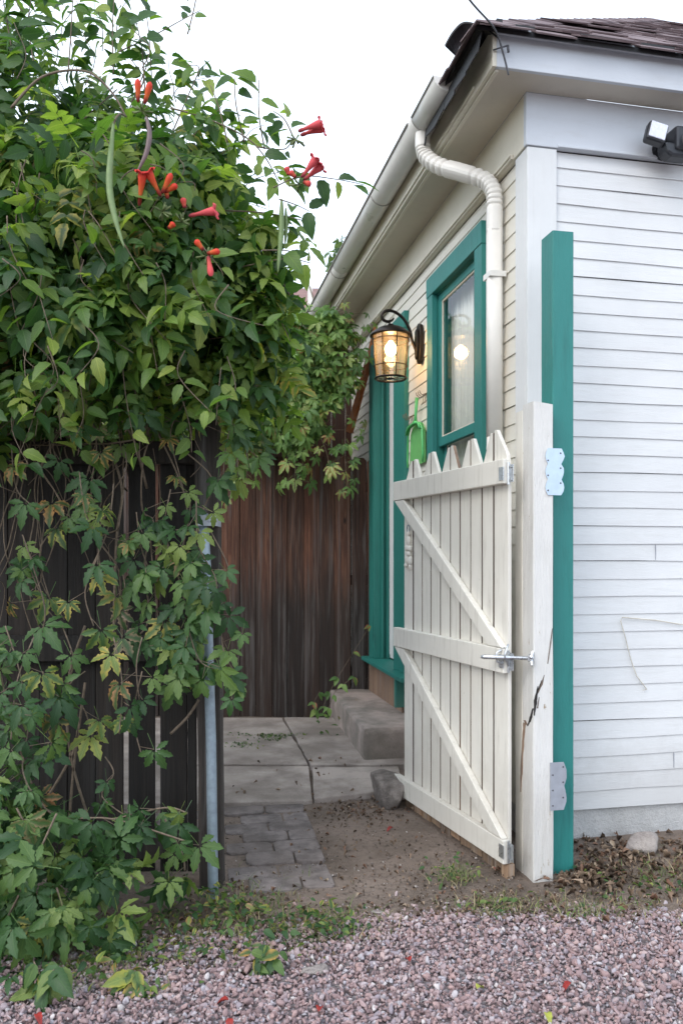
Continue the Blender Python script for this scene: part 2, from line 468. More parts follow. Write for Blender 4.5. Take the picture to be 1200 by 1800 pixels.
M['creeper'] = leaf_mat('creeper_leaf', [(0.0, (0.028, 0.07, 0.026)), (0.4, (0.054, 0.118, 0.040)), (0.75, (0.098, 0.172, 0.05)), (1.0, (0.2, 0.26, 0.07))], AUT)
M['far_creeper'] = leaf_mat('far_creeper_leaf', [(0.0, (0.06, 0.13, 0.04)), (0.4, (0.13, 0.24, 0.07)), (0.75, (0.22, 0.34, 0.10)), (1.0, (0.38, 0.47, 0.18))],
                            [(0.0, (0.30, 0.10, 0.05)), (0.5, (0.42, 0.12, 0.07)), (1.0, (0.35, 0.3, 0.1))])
M['tree'] = leaf_mat('tree_leaf', [(0.0, (0.05, 0.10, 0.035)), (0.5, (0.1, 0.16, 0.06)), (1.0, (0.2, 0.26, 0.1))], AUT)
M['stem'] = simple('vine_stem', (0.16, 0.12, 0.085), 0.75, 0, 0.4, 60, 0.4)
M['green_stem'] = simple('green_stem', (0.13, 0.17, 0.06), 0.6, 0, 0.3, 60)
M['pod'] = simple('green_pod', (0.19, 0.27, 0.11), 0.5, 0, 0.15, 40)
M['pod_brown'] = simple('purple_pod', (0.16, 0.11, 0.11), 0.5, 0, 0.25, 40)
M['grass'] = attr_mat('grass_blade', [(0.0, (0.07, 0.12, 0.03)), (0.5, (0.14, 0.19, 0.06)), (0.75, (0.3, 0.27, 0.13)), (1.0, (0.4, 0.33, 0.2))], 0.7, 0.2, 0.1)

def flower_mat():
    t = NT('trumpet_flower')
    a = t.n('ShaderNodeAttribute', attribute_name='dat')
    sp = t.n('ShaderNodeSeparateColor'); t.l(a.outputs['Color'], sp.inputs[0])
    c1 = t.ramp(sp.outputs[2], [(0.0, (0.14, 0.02, 0.02)), (0.2, (0.3, 0.03, 0.015)), (0.35, (0.62, 0.13, 0.03)), (0.75, (0.70, 0.07, 0.03)), (1.0, (0.62, 0.035, 0.03))])
    c2 = t.ramp(sp.outputs[2], [(0.0, (0.16, 0.02, 0.04)), (0.25, (0.5, 0.07, 0.07)), (1.0, (0.78, 0.11, 0.13))])
    c = t.mix(sp.outputs[0], c1, c2)
    n = t.noise(t.coord(), 60, 4)
    c = t.mix(t.math('MULTIPLY', n, 0.4), c, t.mix(1.0, c, (0.6, 0.5, 0.5), 'MULTIPLY'))
    t.set(Base_Color=c, Roughness=0.6, Specular_IOR_Level=0.25)
    t.bump(t.noise(t.coord(), 160, 4), 0.4, 0.003)
    return t.m
M['flower'] = flower_mat()

def mat_glass(name, tint, refl_ior=1.5, gloss_rough=0.01, bumpy=0):
    t = NT(name)
    tr = t.n('ShaderNodeBsdfTransparent'); tr.inputs[0].default_value = (*tint, 1)
    gl = t.n('ShaderNodeBsdfGlossy'); gl.inputs['Roughness'].default_value = gloss_rough
    lw = t.n('ShaderNodeLayerWeight'); lw.inputs[0].default_value = 0.5
    fr_o = t.math('ADD', t.math('MULTIPLY', t.math('POWER', lw.outputs['Facing'], 4.0), 0.62), 0.04)
    ms = t.n('ShaderNodeMixShader')
    if bumpy:
        bp = t.n('ShaderNodeBump'); bp.inputs['Strength'].default_value = bumpy; bp.inputs['Distance'].default_value = 0.01
        t.l(t.noise(t.coord(), 5 if bumpy < 0.2 else 45, 2), bp.inputs['Height'])
        t.l(bp.outputs[0], gl.inputs['Normal'])
    t.l(fr_o, ms.inputs[0]); t.l(tr.outputs[0], ms.inputs[1]); t.l(gl.outputs[0], ms.inputs[2])
    t.l(ms.outputs[0], t.out.inputs[0])
    return t.m
M['pane'] = mat_glass('window_glass', (0.88, 0.9, 0.88), 1.75, 0.03, 0.02)
def mat_lantern_glass():
    t = NT('seeded_amber_glass')
    tr = t.n('ShaderNodeBsdfTransparent'); tr.inputs[0].default_value = (0.99, 0.87, 0.72, 1)
    tl = t.n('ShaderNodeBsdfTranslucent'); tl.inputs[0].default_value = (0.95, 0.70, 0.46, 1)
    gl = t.n('ShaderNodeBsdfGlossy'); gl.inputs['Roughness'].default_value = 0.08
    m1 = t.n('ShaderNodeMixShader'); m1.inputs[0].default_value = 0.11
    t.l(tr.outputs[0], m1.inputs[1]); t.l(tl.outputs[0], m1.inputs[2])
    m2 = t.n('ShaderNodeMixShader'); m2.inputs[0].default_value = 0.08
    t.l(m1.outputs[0], m2.inputs[1]); t.l(gl.outputs[0], m2.inputs[2])
    t.l(m2.outputs[0], t.out.inputs[0])
    return t.m
M['lantern_glass'] = mat_lantern_glass()
def mat_emit(name, col, s):
    t = NT(name)
    t.set(Base_Color=(0.8, 0.8, 0.8), Emission_Color=col, Emission_Strength=s)
    return t.m
M['bulb'] = mat_emit('lit_bulb', (1.0, 0.70, 0.36), 16)
def mat_curtain():
    t = NT('net_curtain')
    n = t.noise(t.coord((60, 60, 3)), 1.5, 4)
    t.set(Base_Color=t.mix(n, (0.78, 0.76, 0.72), (0.86, 0.85, 0.82)), Roughness=0.9)
    return t.m
M['curtain'] = mat_curtain()
def mat_shingle():
    t = NT('asphalt_shingle')
    a = t.n('ShaderNodeAttribute', attribute_name='dat')
    o = t.coord()
    sp = t.n('ShaderNodeTexVoronoi'); sp.inputs['Scale'].default_value = 5; t.l(o, sp.inputs['Vector'])
    sc = t.n('ShaderNodeSeparateColor'); t.l(sp.outputs['Color'], sc.inputs[0])
    n = t.noise(o, 220, 3, 0.7); n2 = t.noise(o, 7, 4)
    c = t.ramp(sc.outputs[0], [(0.0, (0.14, 0.095, 0.1)), (0.5, (0.24, 0.17, 0.175)), (1.0, (0.34, 0.26, 0.265))])
    c = t.mix(t.math('MULTIPLY', n, 0.6), c, (0.06, 0.05, 0.055))
    c = t.mix(t.math('MULTIPLY', n2, 0.5), c, (0.12, 0.09, 0.1))
    t.set(Base_Color=c, Roughness=0.9)
    t.bump(n, 0.6, 0.003)
    return t.m
M['shingle'] = mat_shingle()
M['tar'] = simple('black_roof_felt', (0.018, 0.018, 0.02), 0.6, 0, 0.3)
M['far_roof'] = simple('faded_red_roof', (0.23, 0.13, 0.115), 0.85, 0, 0.25, 4)
M['far_wall'] = simple('beige_far_wall', (0.5, 0.42, 0.32), 0.85, 0, 0.1, 3)
M['white_pvc'] = simple('white_plastic', (0.78, 0.76, 0.70), 0.4, 0, 0.05)
M['black_plastic'] = simple('black_plastic', (0.022, 0.024, 0.03), 0.35, 0, 0.2)
M['lens'] = simple('frosted_lamp_lens', (0.68, 0.70, 0.80), 0.25, 0, 0.08, 60)
M['green_plastic'] = simple('bright_green_plastic', (0.10, 0.50, 0.16), 0.35, 0, 0.1, 30)
M['green_plastic_pale'] = simple('pale_green_plastic', (0.16, 0.46, 0.15), 0.4, 0, 0.15, 30)
M['cable'] = simple('grey_cable', (0.08, 0.08, 0.09), 0.5)
M['string'] = simple('pale_string', (0.62, 0.58, 0.50), 0.8)

def kind_structure(o):
    o['kind'] = 'structure'
    return o

# ------------------------------------------------------------------ numpy mesh batches
def batch_mesh(name, tv, tf, pos, rot, scl, mat, parent=None, org=(0, 0, 0), dat_r=None, uv=None, aut=None, smooth=True, deform=None):
    """copies one template (tv verts, tf faces, all the same size) to many places in ONE mesh"""
    N = len(pos); V = len(tv)
    s = scl if np.ndim(scl) == 2 else np.repeat(np.asarray(scl)[:, None], 3, 1)
    T = tv[None] * s[:, None, :]
    if deform is not None: T = T * deform
    vs = np.einsum('nij,nvj->nvi', rot, T) + pos[:, None, :]
    return raw_mesh(name, vs.reshape(-1, 3), (tf[None] + (np.arange(N) * V)[:, None, None]).reshape(-1, tf.shape[1]),
                    mat, parent, org,
                    None if dat_r is None else np.stack([np.repeat(dat_r, V), np.tile(uv[:, 0] if uv is not None else np.zeros(V), N), np.tile(uv[:, 1] if uv is not None else np.zeros(V), N)], 1),
                    None if aut is None else np.repeat(aut, V), smooth)

def raw_mesh(name, vs, fs, mat, parent, org, dat, aut, smooth):
    org = np.array(ORG[parent] if parent is not None else org, dtype=float)
    me = bpy.data.meshes.new(name)
    k = fs.shape[1]
    me.vertices.add(len(vs)); me.vertices.foreach_set('co', (vs - org).astype(np.float32).ravel())
    me.loops.add(fs.size); me.loops.foreach_set('vertex_index', fs.astype(np.int32).ravel())
    me.polygons.add(len(fs))
    me.polygons.foreach_set('loop_start', (np.arange(len(fs)) * k).astype(np.int32))
    me.polygons.foreach_set('loop_total', np.full(len(fs), k, np.int32))
    me.update(calc_edges=True)
    if smooth: me.polygons.foreach_set('use_smooth', np.ones(len(fs), bool))
    if dat is not None:
        at = me.attributes.new('dat', 'FLOAT_COLOR', 'POINT')
        at.data.foreach_set('color', np.concatenate([dat, np.ones((len(dat), 1))], 1).astype(np.float32).ravel())
    if aut is not None:
        at = me.attributes.new('aut', 'FLOAT', 'POINT')
        at.data.foreach_set('value', aut.astype(np.float32))
    me.validate()
    return link_mesh(name, me, mat, parent, Vector(org), False)

def frames(n, y):
    """rotation matrices whose z column is the leaf normal n and y column the tip direction y"""
    n = n / np.linalg.norm(n, axis=1, keepdims=True)
    y = y - n * (y * n).sum(1, keepdims=True)
    y = y / (np.linalg.norm(y, axis=1, keepdims=True) + 1e-9)
    x = np.cross(y, n)
    return np.stack([x, y, n], 2)

def leaflet(L=1.0, Wd=0.5, n=8, teeth=0.0, fold=0.12, droop=0.2, a0=0.0, org=(0, 0, 0), peak=0.85, twist=0.0):
    vs, uv, fs = [], [], []
    for i in range(n + 1):
        t = i / n
        w = Wd * 0.5 * math.sin(PI * (0.03 + 0.97 * t) ** peak) ** 0.85 if 0 < i < n else (0.02 if i == 0 else 0.0) * Wd
        if teeth and 1 < i < n: w *= (1 + teeth) if i % 2 else (1 - teeth)
        z = -droop * t * t * L
        for sgn in (-1, 0, 1):
            x = sgn * w * L
            yy = t * L - (0.05 * L * teeth * 2 if (teeth and i % 2 and sgn) else 0)
            zz = z + abs(sgn) * w * L * fold * 2 + sgn * twist * w * L * t
            vs.append((x, yy, zz)); uv.append((0.5 + 0.5 * sgn * (0.15 + 0.85 * (w / (Wd * 0.5) if Wd else 0)), t))
    for i in range(n):
        for k in range(2):
            a = i * 3 + k
            fs.append((a, a + 1, a + 4, a + 3))
    vs = np.array(vs); ca, sa = math.cos(a0), math.sin(a0)
    x, y = vs[:, 0].copy(), vs[:, 1].copy()
    vs[:, 0] = x * ca + y * sa; vs[:, 1] = -x * sa + y * ca
    return vs + np.array(org), np.array(fs), np.array(uv)

def join(parts):
    v, f, u = [], [], []; n = 0
    for a, b, c in parts:
        v.append(a); f.append(b + n); u.append(c); n += len(a)
    return np.concatenate(v), np.concatenate(f), np.concatenate(u)

def stalk(p0, p1, w=0.008):
    p0 = np.array(p0, float); p1 = np.array(p1, float)
    v = np.array([p0 + (-w, 0, 0), p0 + (w, 0, 0), p1 + (w * .6, 0, 0), p1 + (-w * .6, 0, 0)])
    return v, np.array([(0, 1, 2, 3)]), np.full((4, 2), 0.5)

def palmate(seed, teeth=0.16, n=9):
    r = random.Random(seed); parts = []
    for a, L in ((-1.45, .62), (-.72, .86), (0, 1.0), (.72, .86), (1.45, .62)):
        parts.append(leaflet(L * r.uniform(.88, 1.08), r.uniform(.37, .44), n, teeth, r.uniform(.1, .35), r.uniform(.15, .6), a * 1.12 + r.uniform(-.14, .14), (.10 * math.sin(a), .10 * math.cos(a), 0), 1.12, r.uniform(-.5, .5)))
    parts.append(stalk((0, -.75, -.1), (0, 0, 0), .012))
    return join(parts)

def pinnate(seed, pairs=3, teeth=0.11, n=8):
    r = random.Random(seed); parts = []
    for k in range(pairs):
        y = 0.25 + k * 0.27
        z = -0.22 * y * y
        for sg in (-1, 1):
            parts.append(leaflet(r.uniform(.36, .46), 0.50, n, teeth, r.uniform(.08, .25), r.uniform(.15, .5), sg * r.uniform(.9, 1.3), (0, y, z), 0.8, r.uniform(-.4, .4)))
    y = 0.25 + (pairs - 1) * 0.27 + .14
    parts.append(leaflet(r.uniform(.42, .52), 0.50, n, teeth, .15, r.uniform(.2, .5), 0, (0, y, -.22 * y * y), 0.8))
    parts.append(stalk((0, -.2, 0), (0, y, -.22 * y * y), .008))
    return join(parts)

def scatter_leaves(name, templates, pos, nrm, tip, scl, mat, parent, aut=None, org=(0, 0, 0)):
    V, Fc, D, A = [], [], [], []
    n0 = 0; N = len(pos)
    which = rng.integers(0, len(templates), N)
    rr = rng.random(N)
    if aut is None: aut = np.zeros(N)
    for k, (tv, tf, uv) in enumerate(templates):
        idx = np.where(which == k)[0]
        if not len(idx): continue
        rot = frames(nrm[idx], tip[idx])
        vs = np.einsum('nij,nvj->nvi', rot, tv[None] * scl[idx][:, None, None]) + pos[idx][:, None, :]
        V.append(vs.reshape(-1, 3))
        Fc.append((tf[None] + (np.arange(len(idx)) * len(tv))[:, None, None]).reshape(-1, 4) + n0)
        n0 += len(idx) * len(tv)
        D.append(np.stack([np.repeat(rr[idx], len(tv)), np.tile(uv[:, 0], len(idx)), np.tile(uv[:, 1], len(idx))], 1))
        A.append(np.repeat(aut[idx], len(tv)))
    return raw_mesh(name, np.concatenate(V), np.concatenate(Fc), mat, parent, org, np.concatenate(D), np.concatenate(A), True)

def nz(p, s, off=0.0):
    return noise.noise(Vector((p[0] * s + off, p[1] * s + off, p[2] * s)))

# ================================================================== SETTING: ground
def build_ground():
    nx, ny = 300, 240
    xs = np.linspace(-5, 6, nx); ys = np.linspace(0.5, 9.5, ny)
    vs = []
    for y in ys:
        for x in xs:
            e = min(1, (x + 5) / .5, (6 - x) / .5, (y - .5) / .5, (9.5 - y) / .5)
            z = (noise.noise(Vector((x * 1.7, y * 1.7, 0))) * .012 + noise.noise(Vector((x * 9, y * 9, 3))) * .005) * e
            # soil is heaped a little along the foundation and the fence foot
            z += 0.02 * e * math.exp(-((y - 3.95 - .2 * (x - .95)) / .25) ** 2) * (1 if x > 1.0 else 0)
            vs.append((x, y, z - .004))
    fs = [(j * nx + i, j * nx + i + 1, (j + 1) * nx + i + 1, (j + 1) * nx + i) for j in range(ny - 1) for i in range(nx - 1)]
    m = MB(); m.v = [Vector(v) for v in vs]; m.f = fs; m.mi = [0] * len(fs)
    B = 600
    for (x0, x1, y0, y1) in ((-B, B, -B, .5), (-B, B, 9.5, B), (-B, -5, .5, 9.5), (6, B, .5, 9.5)):
        m.add([(x0, y0, -.004), (x1, y0, -.004), (x1, y1, -.004), (x0, y1, -.004)], [(0, 1, 2, 3)])
    kind_structure(m.build('ground', M['soil'], smooth=True, org=(0, 0, 0)))
build_ground()

def edge_y(x):   # where the gravel of the alley gives way to soil
    return 3.12 + 0.10 * math.tanh((x + .2) * 2.5) + 0.05 * noise.noise(Vector((x * 3, 7, 0))) - (0.16 if x < -.75 else 0.0) * min(1, (-.75 - x) * 3 if x < -.75 else 0)
m = MB()
xs = [-30, -8, -4] + [-2.5 + .1 * i for i in range(56)] + [5, 9, 30]
for a, b in zip(xs[:-1], xs[1:]):
    m.add([(a, -6, .003), (b, -6, .003), (b, edge_y(b) - .03, .003), (a, edge_y(a) - .03, .003)], [(0, 1, 2, 3)])
kind_structure(m.build('alley', M['alley'], org=(0, 0, 0)))

def ico(sub):
    bm = bmesh.new(); bmesh.ops.create_icosphere(bm, subdivisions=sub, radius=1)
    v = np.array([p.co[:] for p in bm.verts]); f = np.array([[q.index for q in g.verts] for g in bm.faces])
    bm.free(); return v, f

def rand_rot(n):
    q = rng.normal(size=(n, 4)); q /= np.linalg.norm(q, axis=1, keepdims=True)
    w_, x, y, z = q.T
    return np.stack([np.stack([1 - 2 * (y * y + z * z), 2 * (x * y - z * w_), 2 * (x * z + y * w_)], 1),
                     np.stack([2 * (x * y + z * w_), 1 - 2 * (x * x + z * z), 2 * (y * z - x * w_)], 1),
                     np.stack([2 * (x * z - y * w_), 2 * (y * z + x * w_), 1 - 2 * (x * x + y * y)], 1)], 1)

def build_gravel():
    tv, tf = ico(2)
    pts = []
    while len(pts) < 33000:
        x = random.uniform(-1.9, 2.1); y = random.uniform(2.05, 3.45)
        d = edge_y(x) - y
        if d < 0 and random.random() > math.exp(d * 22): continue
        if x < -.55 and y > 2.9 and random.random() < .5: continue
        pts.append((x, y))
    N = len(pts)
    pos = np.zeros((N, 3)); pos[:, :2] = pts
    s = rng.lognormal(math.log(.0077), .36, N).clip(.003, .018)
    layer = rng.random(N)
    pos[:, 2] = .003 + layer * .014
    d = np.array([edge_y(x) - y for x, y in pts])
    pos[:, 2] = np.where(d < .03, .002, pos[:, 2])
    sc = np.stack([s * rng.uniform(.85, 1.45, N), s * rng.uniform(.75, 1.15, N), s * rng.uniform(.45, .8, N)], 1)
    # angular: clamp the unit sphere with random cutting planes per stone
    D = rng.normal(size=(N, 9, 3)); D /= np.linalg.norm(D, axis=2, keepdims=True)
    h = rng.uniform(.38, .72, (N, 9))
    T = np.repeat(tv[None], N, 0)
    for k in range(9):
        dot = np.einsum('nvj,nj->nv', T, D[:, k])
        over = np.maximum(dot - h[:, k][:, None], 0)
        T = T - over[:, :, None] * D[:, k][:, None, :]
    R1 = rand_rot(N)
    vs = np.einsum('nij,nvj->nvi', R1, T * sc[:, None, :]) + pos[:, None, :]
    r = rng.random(N)
    o = raw_mesh('gravel', vs.reshape(-1, 3), (tf[None] + (np.arange(N) * len(tv))[:, None, None]).reshape(-1, 3), M['gravel'], None, (0, 0, 0),
                 np.stack([np.repeat(r, len(tv)), np.zeros(N * len(tv)), np.zeros(N * len(tv))], 1), None, False)
    tag(o, 'pinkish grey crushed stone covering the alley in the foreground', 'gravel', None, 'stuff')
build_gravel()

def rough_block(m, pts, z0, z1, mi=0):
    m.prism([Vector((x, y, z0)) for x, y in pts], Vector((0, 0, z1 - z0)), mi)

# concrete path slabs between the front of the doorstep and the back fence
def build_slabs():
    m = MB()
    def gp(px, py, z=.03): # point on the slab surface
        Y = F * (CAMZ - z) / (py - 980); return Vector(((px - 600) / F * Y, Y, 0))
    def slab(pl, z1):
        pts = [gp(*p) for p in pl]
        # roughen the outline
        out = []
        for i, p in enumerate(pts):
            q = pts[(i + 1) % len(pts)]
            n = max(1, int((q - p).length / .12))
            for k in range(n):
                a = p.lerp(q, k / n)
                if k: a = a + Vector((random.uniform(-.006, .006), random.uniform(-.006, .006), 0))
                out.append(a)
        m.prism([Vector((a.x, a.y, -.03)) for a in out], Vector((0, 0, z1 + .03)))
    slab([(552, 1404), (548, 1349), (700, 1347), (708, 1386)], .032)
    slab([(546, 1345), (500, 1262), (740, 1262), (770, 1345)], .036)
    slab([(330, 1412), (549, 1406), (543, 1346), (330, 1346)], .028)
    slab([(330, 1343), (541, 1343), (496, 1262), (330, 1262)], .031)
    slab([(200, 1412), (326, 1412), (326, 1262), (215, 1262)], .03)
    o = m.build('concrete_path', M['slab'], bevel=.006, org=(0, 0, 0))
    kind_structure(o)
build_slabs()

# brick path, three running rows of worn grey pavers
def build_bricks():
    m = MB()
    # edge line of the path on the ground: from (533,1411) to (598,1580)
    a = Vector(((533 - 600) / F * 4.70, 4.70, 0)); b = Vector(((598 - 600) / F * 3.40, 3.40, 0))
    d = (b - a).normalized(); n = Vector((-d.y, d.x, 0))
    if n.x > 0: n = -n
    L = (b - a).length; bw, bl = .150, .235
    k = 0; y = 0.02
    while y < L - .12:
        off = (k % 2) * .1 - .1 + random.uniform(-.02, .02)
        x = 0.0 if k % 2 == 0 else 0.0
        wl_ = bl if k % 2 == 0 else bl * .62
        while x < .95:
            w_ = min(wl_, .95 - x)
            if w_ < .06: break
            c = a + d * (y + bw / 2 + random.uniform(-.004, .004)) + n * (x + w_ / 2)
            an = random.uniform(-.025, .025)
            dx = (n * math.cos(an) + d * math.sin(an)) * (w_ / 2 - .004); dy = (d * math.cos(an) - n * math.sin(an)) * (bw / 2 - .004)
            z = .008 + random.uniform(-.008, .006) - .012 * max(0, (y - L + .45) / .45) - .012 * (x > .3)
            cut = .026
            pts = []
            for (sx, sy) in ((-1, -1), (1, -1), (1, 1), (-1, 1)):
                q = c + dx * sx + dy * sy
                pts.append(q - dx.normalized() * sx * cut * random.uniform(.3, 1.1)) if sx * sy < 0 else pts.append(q - dy.normalized() * sy * cut * random.uniform(.3, 1.1))
                pts.append(q - dy.normalized() * sy * cut * random.uniform(.3, 1.1)) if sx * sy < 0 else pts.append(q - dx.normalized() * sx * cut * random.uniform(.3, 1.1))
            tilt = Vector((random.uniform(-.02, .02), random.uniform(-.02, .02), 0))
            m.prism([Vector((p.x, p.y, -.04 + (p - c).dot(tilt))) for p in pts], Vector((0, 0, z + .04)))
            x += w_; wl_ = bl
        y += bw; k += 1
    kind_structure(m.build('brick_path', M['brick'], bevel=.006, org=(0, 0, 0)))
build_bricks()

# ================================================================== HOUSE
house = thing('house', 'white clapboard house with cream eaves and teal door and window trim', 'house', H(3, 3, 0))
SOF = 3.77; FT = 3.95; EXP = .0905
HW, HD = 7.0, 9.0
def siding_courses(m, axis, z0, z1, runs, sign=1):
    """lapped boards; axis 's' = side wall (faces -V), 'o' = front wall (faces -U); runs(z) -> list of intervals"""
    z = z0; k = 0
    while z < z1 - .01:
        zt = min(z + EXP, z1)
        for (a, b) in runs((z + zt) / 2):
            n = max(1, int((b - a) / .45)); j0 = noise.noise(Vector((a * 3, k * 5.1, 0))) * .0025
            prev = None
            for i in range(n + 1):
                q = a + (b - a) * i / n
                dz = noise.noise(Vector((q * 1.1, k * 3.7, 1 if axis == 's' else 5))) * .009 + noise.noise(Vector((q * 5, k * 3.7, 2))) * .002
                dt = .0085 + noise.noise(Vector((q * 3.1, k * 2.9, 9))) * .003
                if axis == 's':
                    p = [H(q, -dt - .002, z + dz), H(q, -.004, zt + dz + .002), H(q, 0.004, z + dz)]
                else:
                    p = [H(-dt - .002, q, z + dz), H(-.004, q, zt + dz + .002), H(0.004, q, z + dz)]
                if prev:
                    vs = prev + p
                    fs = [(0, 1, 4, 3), (2, 0, 3, 5)]
                    if axis == 'o': fs = [tuple(reversed(f)) for f in fs]
                    fs = [tuple(reversed(f)) for f in fs]
                    m.add(vs, fs)
                prev = p
            k2 = 0
        z = zt; k += 1
WIN = (.545, 1.555, 1.62, 3.37); DOOR = (2.10, 3.24, .50, 3.33)
def side_runs(z):
    cuts = [w_ for w_ in (WIN, DOOR) if w_[2] < z < w_[3]]
    out = []; a = .125
    for c in cuts:
        out.append((a, c[0])); a = c[1]
    out.append((a, HD)); return out
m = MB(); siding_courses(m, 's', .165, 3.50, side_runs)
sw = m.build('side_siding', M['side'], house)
m = MB(); siding_courses(m, 'o', .165, 3.50, lambda z: [(.135, HW)])
fw = m.build('front_siding', M['siding'], house)
for i in range(5):
    k = random.randrange(0, 16); q = random.uniform(.3, 2.2); z = .165 + k * EXP
    m = MB(); m.hbox(-.0125, -.006, q, q + .0013, z + .006, z + EXP * .93)
    m.build('butt_joint', M['dull_galv'], house)
# walls behind the boards (the openings stay open)
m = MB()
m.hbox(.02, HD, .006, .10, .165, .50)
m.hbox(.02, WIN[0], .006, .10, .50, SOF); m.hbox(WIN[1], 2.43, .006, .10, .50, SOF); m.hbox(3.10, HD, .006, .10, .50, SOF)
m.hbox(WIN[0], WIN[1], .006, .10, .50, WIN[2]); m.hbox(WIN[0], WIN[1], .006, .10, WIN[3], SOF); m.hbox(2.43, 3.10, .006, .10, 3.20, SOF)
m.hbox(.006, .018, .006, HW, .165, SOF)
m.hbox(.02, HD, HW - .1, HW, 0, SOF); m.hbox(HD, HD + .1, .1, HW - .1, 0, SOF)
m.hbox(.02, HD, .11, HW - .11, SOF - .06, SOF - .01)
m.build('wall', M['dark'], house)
m = MB(); m.hbox(.012, .03, .012, HW, -.15, .16); m.hbox(.03, HD, .012, .03, -.15, .16)
m.build('foundation', M['found'], house)
# corner board, frieze boards and belt trim
m = MB()
m.hbox(-.026, 0, -.024, .135, .165, 3.505); m.hbox(0.0, .12, -.024, -.001, .165, 3.505)
m.build('corner_board', M['trim'], house, bevel=.003)
m = MB()
m.hbox(-.034, -.001, -.034, HW, 3.508, SOF)
m.hbox(-.046, -.034, .135, HW, 3.508, 3.522)
m.build('frieze_board', M['blue_trim'], house, bevel=.003)
m = MB(); m.hbox(0, HD, -.034, -.001, 3.508, SOF); m.hbox(.12, HD, -.048, -.034, 3.51, 3.535); m.hbox(.12, HD, -.058, -.048, 3.52, 3.535)
m.build('frieze_board', M['cream'], house, bevel=.003)
# eaves
OS, OF = .26, .18
m = MB()
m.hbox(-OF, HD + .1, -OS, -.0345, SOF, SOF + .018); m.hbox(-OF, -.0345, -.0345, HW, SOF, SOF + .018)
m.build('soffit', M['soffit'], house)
m = MB()
m.hbox(-OF - .022, HD, -OS - .022, -OS, SOF - .004, FT)
m.hbox(-OF + .2, HD, -OS - .034, -OS - .022, SOF + .012, SOF + .03)
m.hbox(-OF, HD, -OS + .0, -OS + .02, SOF - .014, SOF - .001)
m.build('side_fascia', M['cream'], house, bevel=.003)
m = MB()
m.hbox(-OF - .022, -OF, -OS, HW, SOF - .004, FT)
m.hbox(-OF - .034, -OF - .022, -OS, HW, FT - .035, FT)
m.build('front_fascia', M['blue_trim'], house, bevel=.003)
# hip roof
PHI = math.atan(.805); CP, SP = math.cos(PHI), math.sin(PHI)
EZ = 3.895; es, eo = -OF - .068, -OS - .115
def roof_pt(plane, a, b, lift=0.0):
    if plane == 'f': base = H(es, eo, EZ) + V3 * a + U3 * (b * CP) + Z3 * (b * SP); nn = -U3 * SP + Z3 * CP
    else: base = H(es, eo, EZ) + U3 * a + V3 * (b * CP) + Z3 * (b * SP); nn = -V3 * SP + Z3 * CP
    return base + nn * lift
m = MB()
Lf, Ls = HW + .6, HD + .6
bm_ = 3.4
for pl, L_ in (('f', Lf), ('s', Ls)):
    vs = [roof_pt(pl, 0, 0), roof_pt(pl, L_, 0), roof_pt(pl, L_ - bm_ * CP, bm_), roof_pt(pl, bm_ * CP, bm_)]
    m.prism(vs, Vector((0, 0, .02)))
m.hbox(-OF - .02, HD, -OS + .001, -OS + .03, FT, FT + .045); m.hbox(-OF, -OF + .03, -OS + .03, HW, FT, FT + .045)
m.build('roof_deck', M['tar'], house)
m = MB()
for pl, L_ in (('f', Lf), ('s', Ls)):
    b = -.012; k = 0
    while b < bm_ - .2:
        a = max(b, 0) * CP - .005 + random.uniform(-.03, 0) * (b > .1)
        while a < L_ - max(b, 0) * CP:
            w_ = random.uniform(.16, .34)
            lift0 = .026 + random.uniform(0, .010) + (random.random() < .12) * random.uniform(.004, .014)
            jb = random.uniform(-.022, .012); a1 = a + w_ - random.uniform(.002, .01)
            sk = random.uniform(-.012, .012)
            au_ = max(a, (b + .2) * CP)
            if a1 < au_: a += w_; continue
            p = [roof_pt(pl, max(a, (b + jb) * CP), b + jb, lift0), roof_pt(pl, a1, b + jb + sk, lift0 + random.uniform(-.004, .006)), roof_pt(pl, a1, b + .2, .024), roof_pt(pl, au_, b + .2, .024)]
            nn = (roof_pt(pl, a, b, 0) - roof_pt(pl, a, b, 1)).normalized() * .007
            m.prism(p, nn)
            a += w_
        b += .125; k += 1
# hip caps with curled ends
for i in range(27):
    t0 = i * .12 - .03; t1 = min(t0 + .2, bm_ - .05)
    hp = lambda t, side, l: roof_pt('f' if side > 0 else 's', max(t, 0) * CP + (.12 if side else 0), t, l) if side else roof_pt('f', t * CP, t, l)
    l0 = .034 + random.uniform(0, .006)
    q = [hp(t0, 0, l0 + .004), hp(t1, 0, .034)]
    for side in (1, -1):
        pl = 'f' if side > 0 else 's'
        e0 = roof_pt(pl, t0 * CP + .13, t0 + random.uniform(-.01, .01), l0 - .002); e1 = roof_pt(pl, t1 * CP + .13, t1, .03)
        m.prism([q[0], e0, e1, q[1]], Vector((0, 0, -.007)))
m.build('shingles', M['shingle'], house)
# loose flap of felt and shingle hanging off the eave corner
m = MB()
fl = crom([P(872, 62, 3.74), P(845, 45, 3.74), P(815, 38, 3.76), P(795, 55, 3.78), P(781, 79, 3.8)], 5)
bk = crom([P(880, 95, 3.95), P(850, 76, 4.0), P(822, 66, 4.02), P(806, 80, 4.03), P(801, 98, 4.04)], 5)
for i in range(len(fl) - 1):
    m.prism([fl[i], fl[i + 1], bk[i + 1], bk[i]], Vector((.003, .0, -.008)))
for i in range(0, 6):   # torn felt between eave and gutter
    a0 = .05 + i * .16
    p0 = H(es + a0 - .04, eo + .02, EZ - .005); 
    m.prism([p0, p0 + U3 * .17, p0 + U3 * .165 + Vector((-.012, 0, -.07 - random.uniform(0, .03))), p0 + U3 * .01 + Vector((-.012, 0, -.07 - random.uniform(0, .04)))], V3 * .006)
m.build('roof_felt', M['tar'], house)

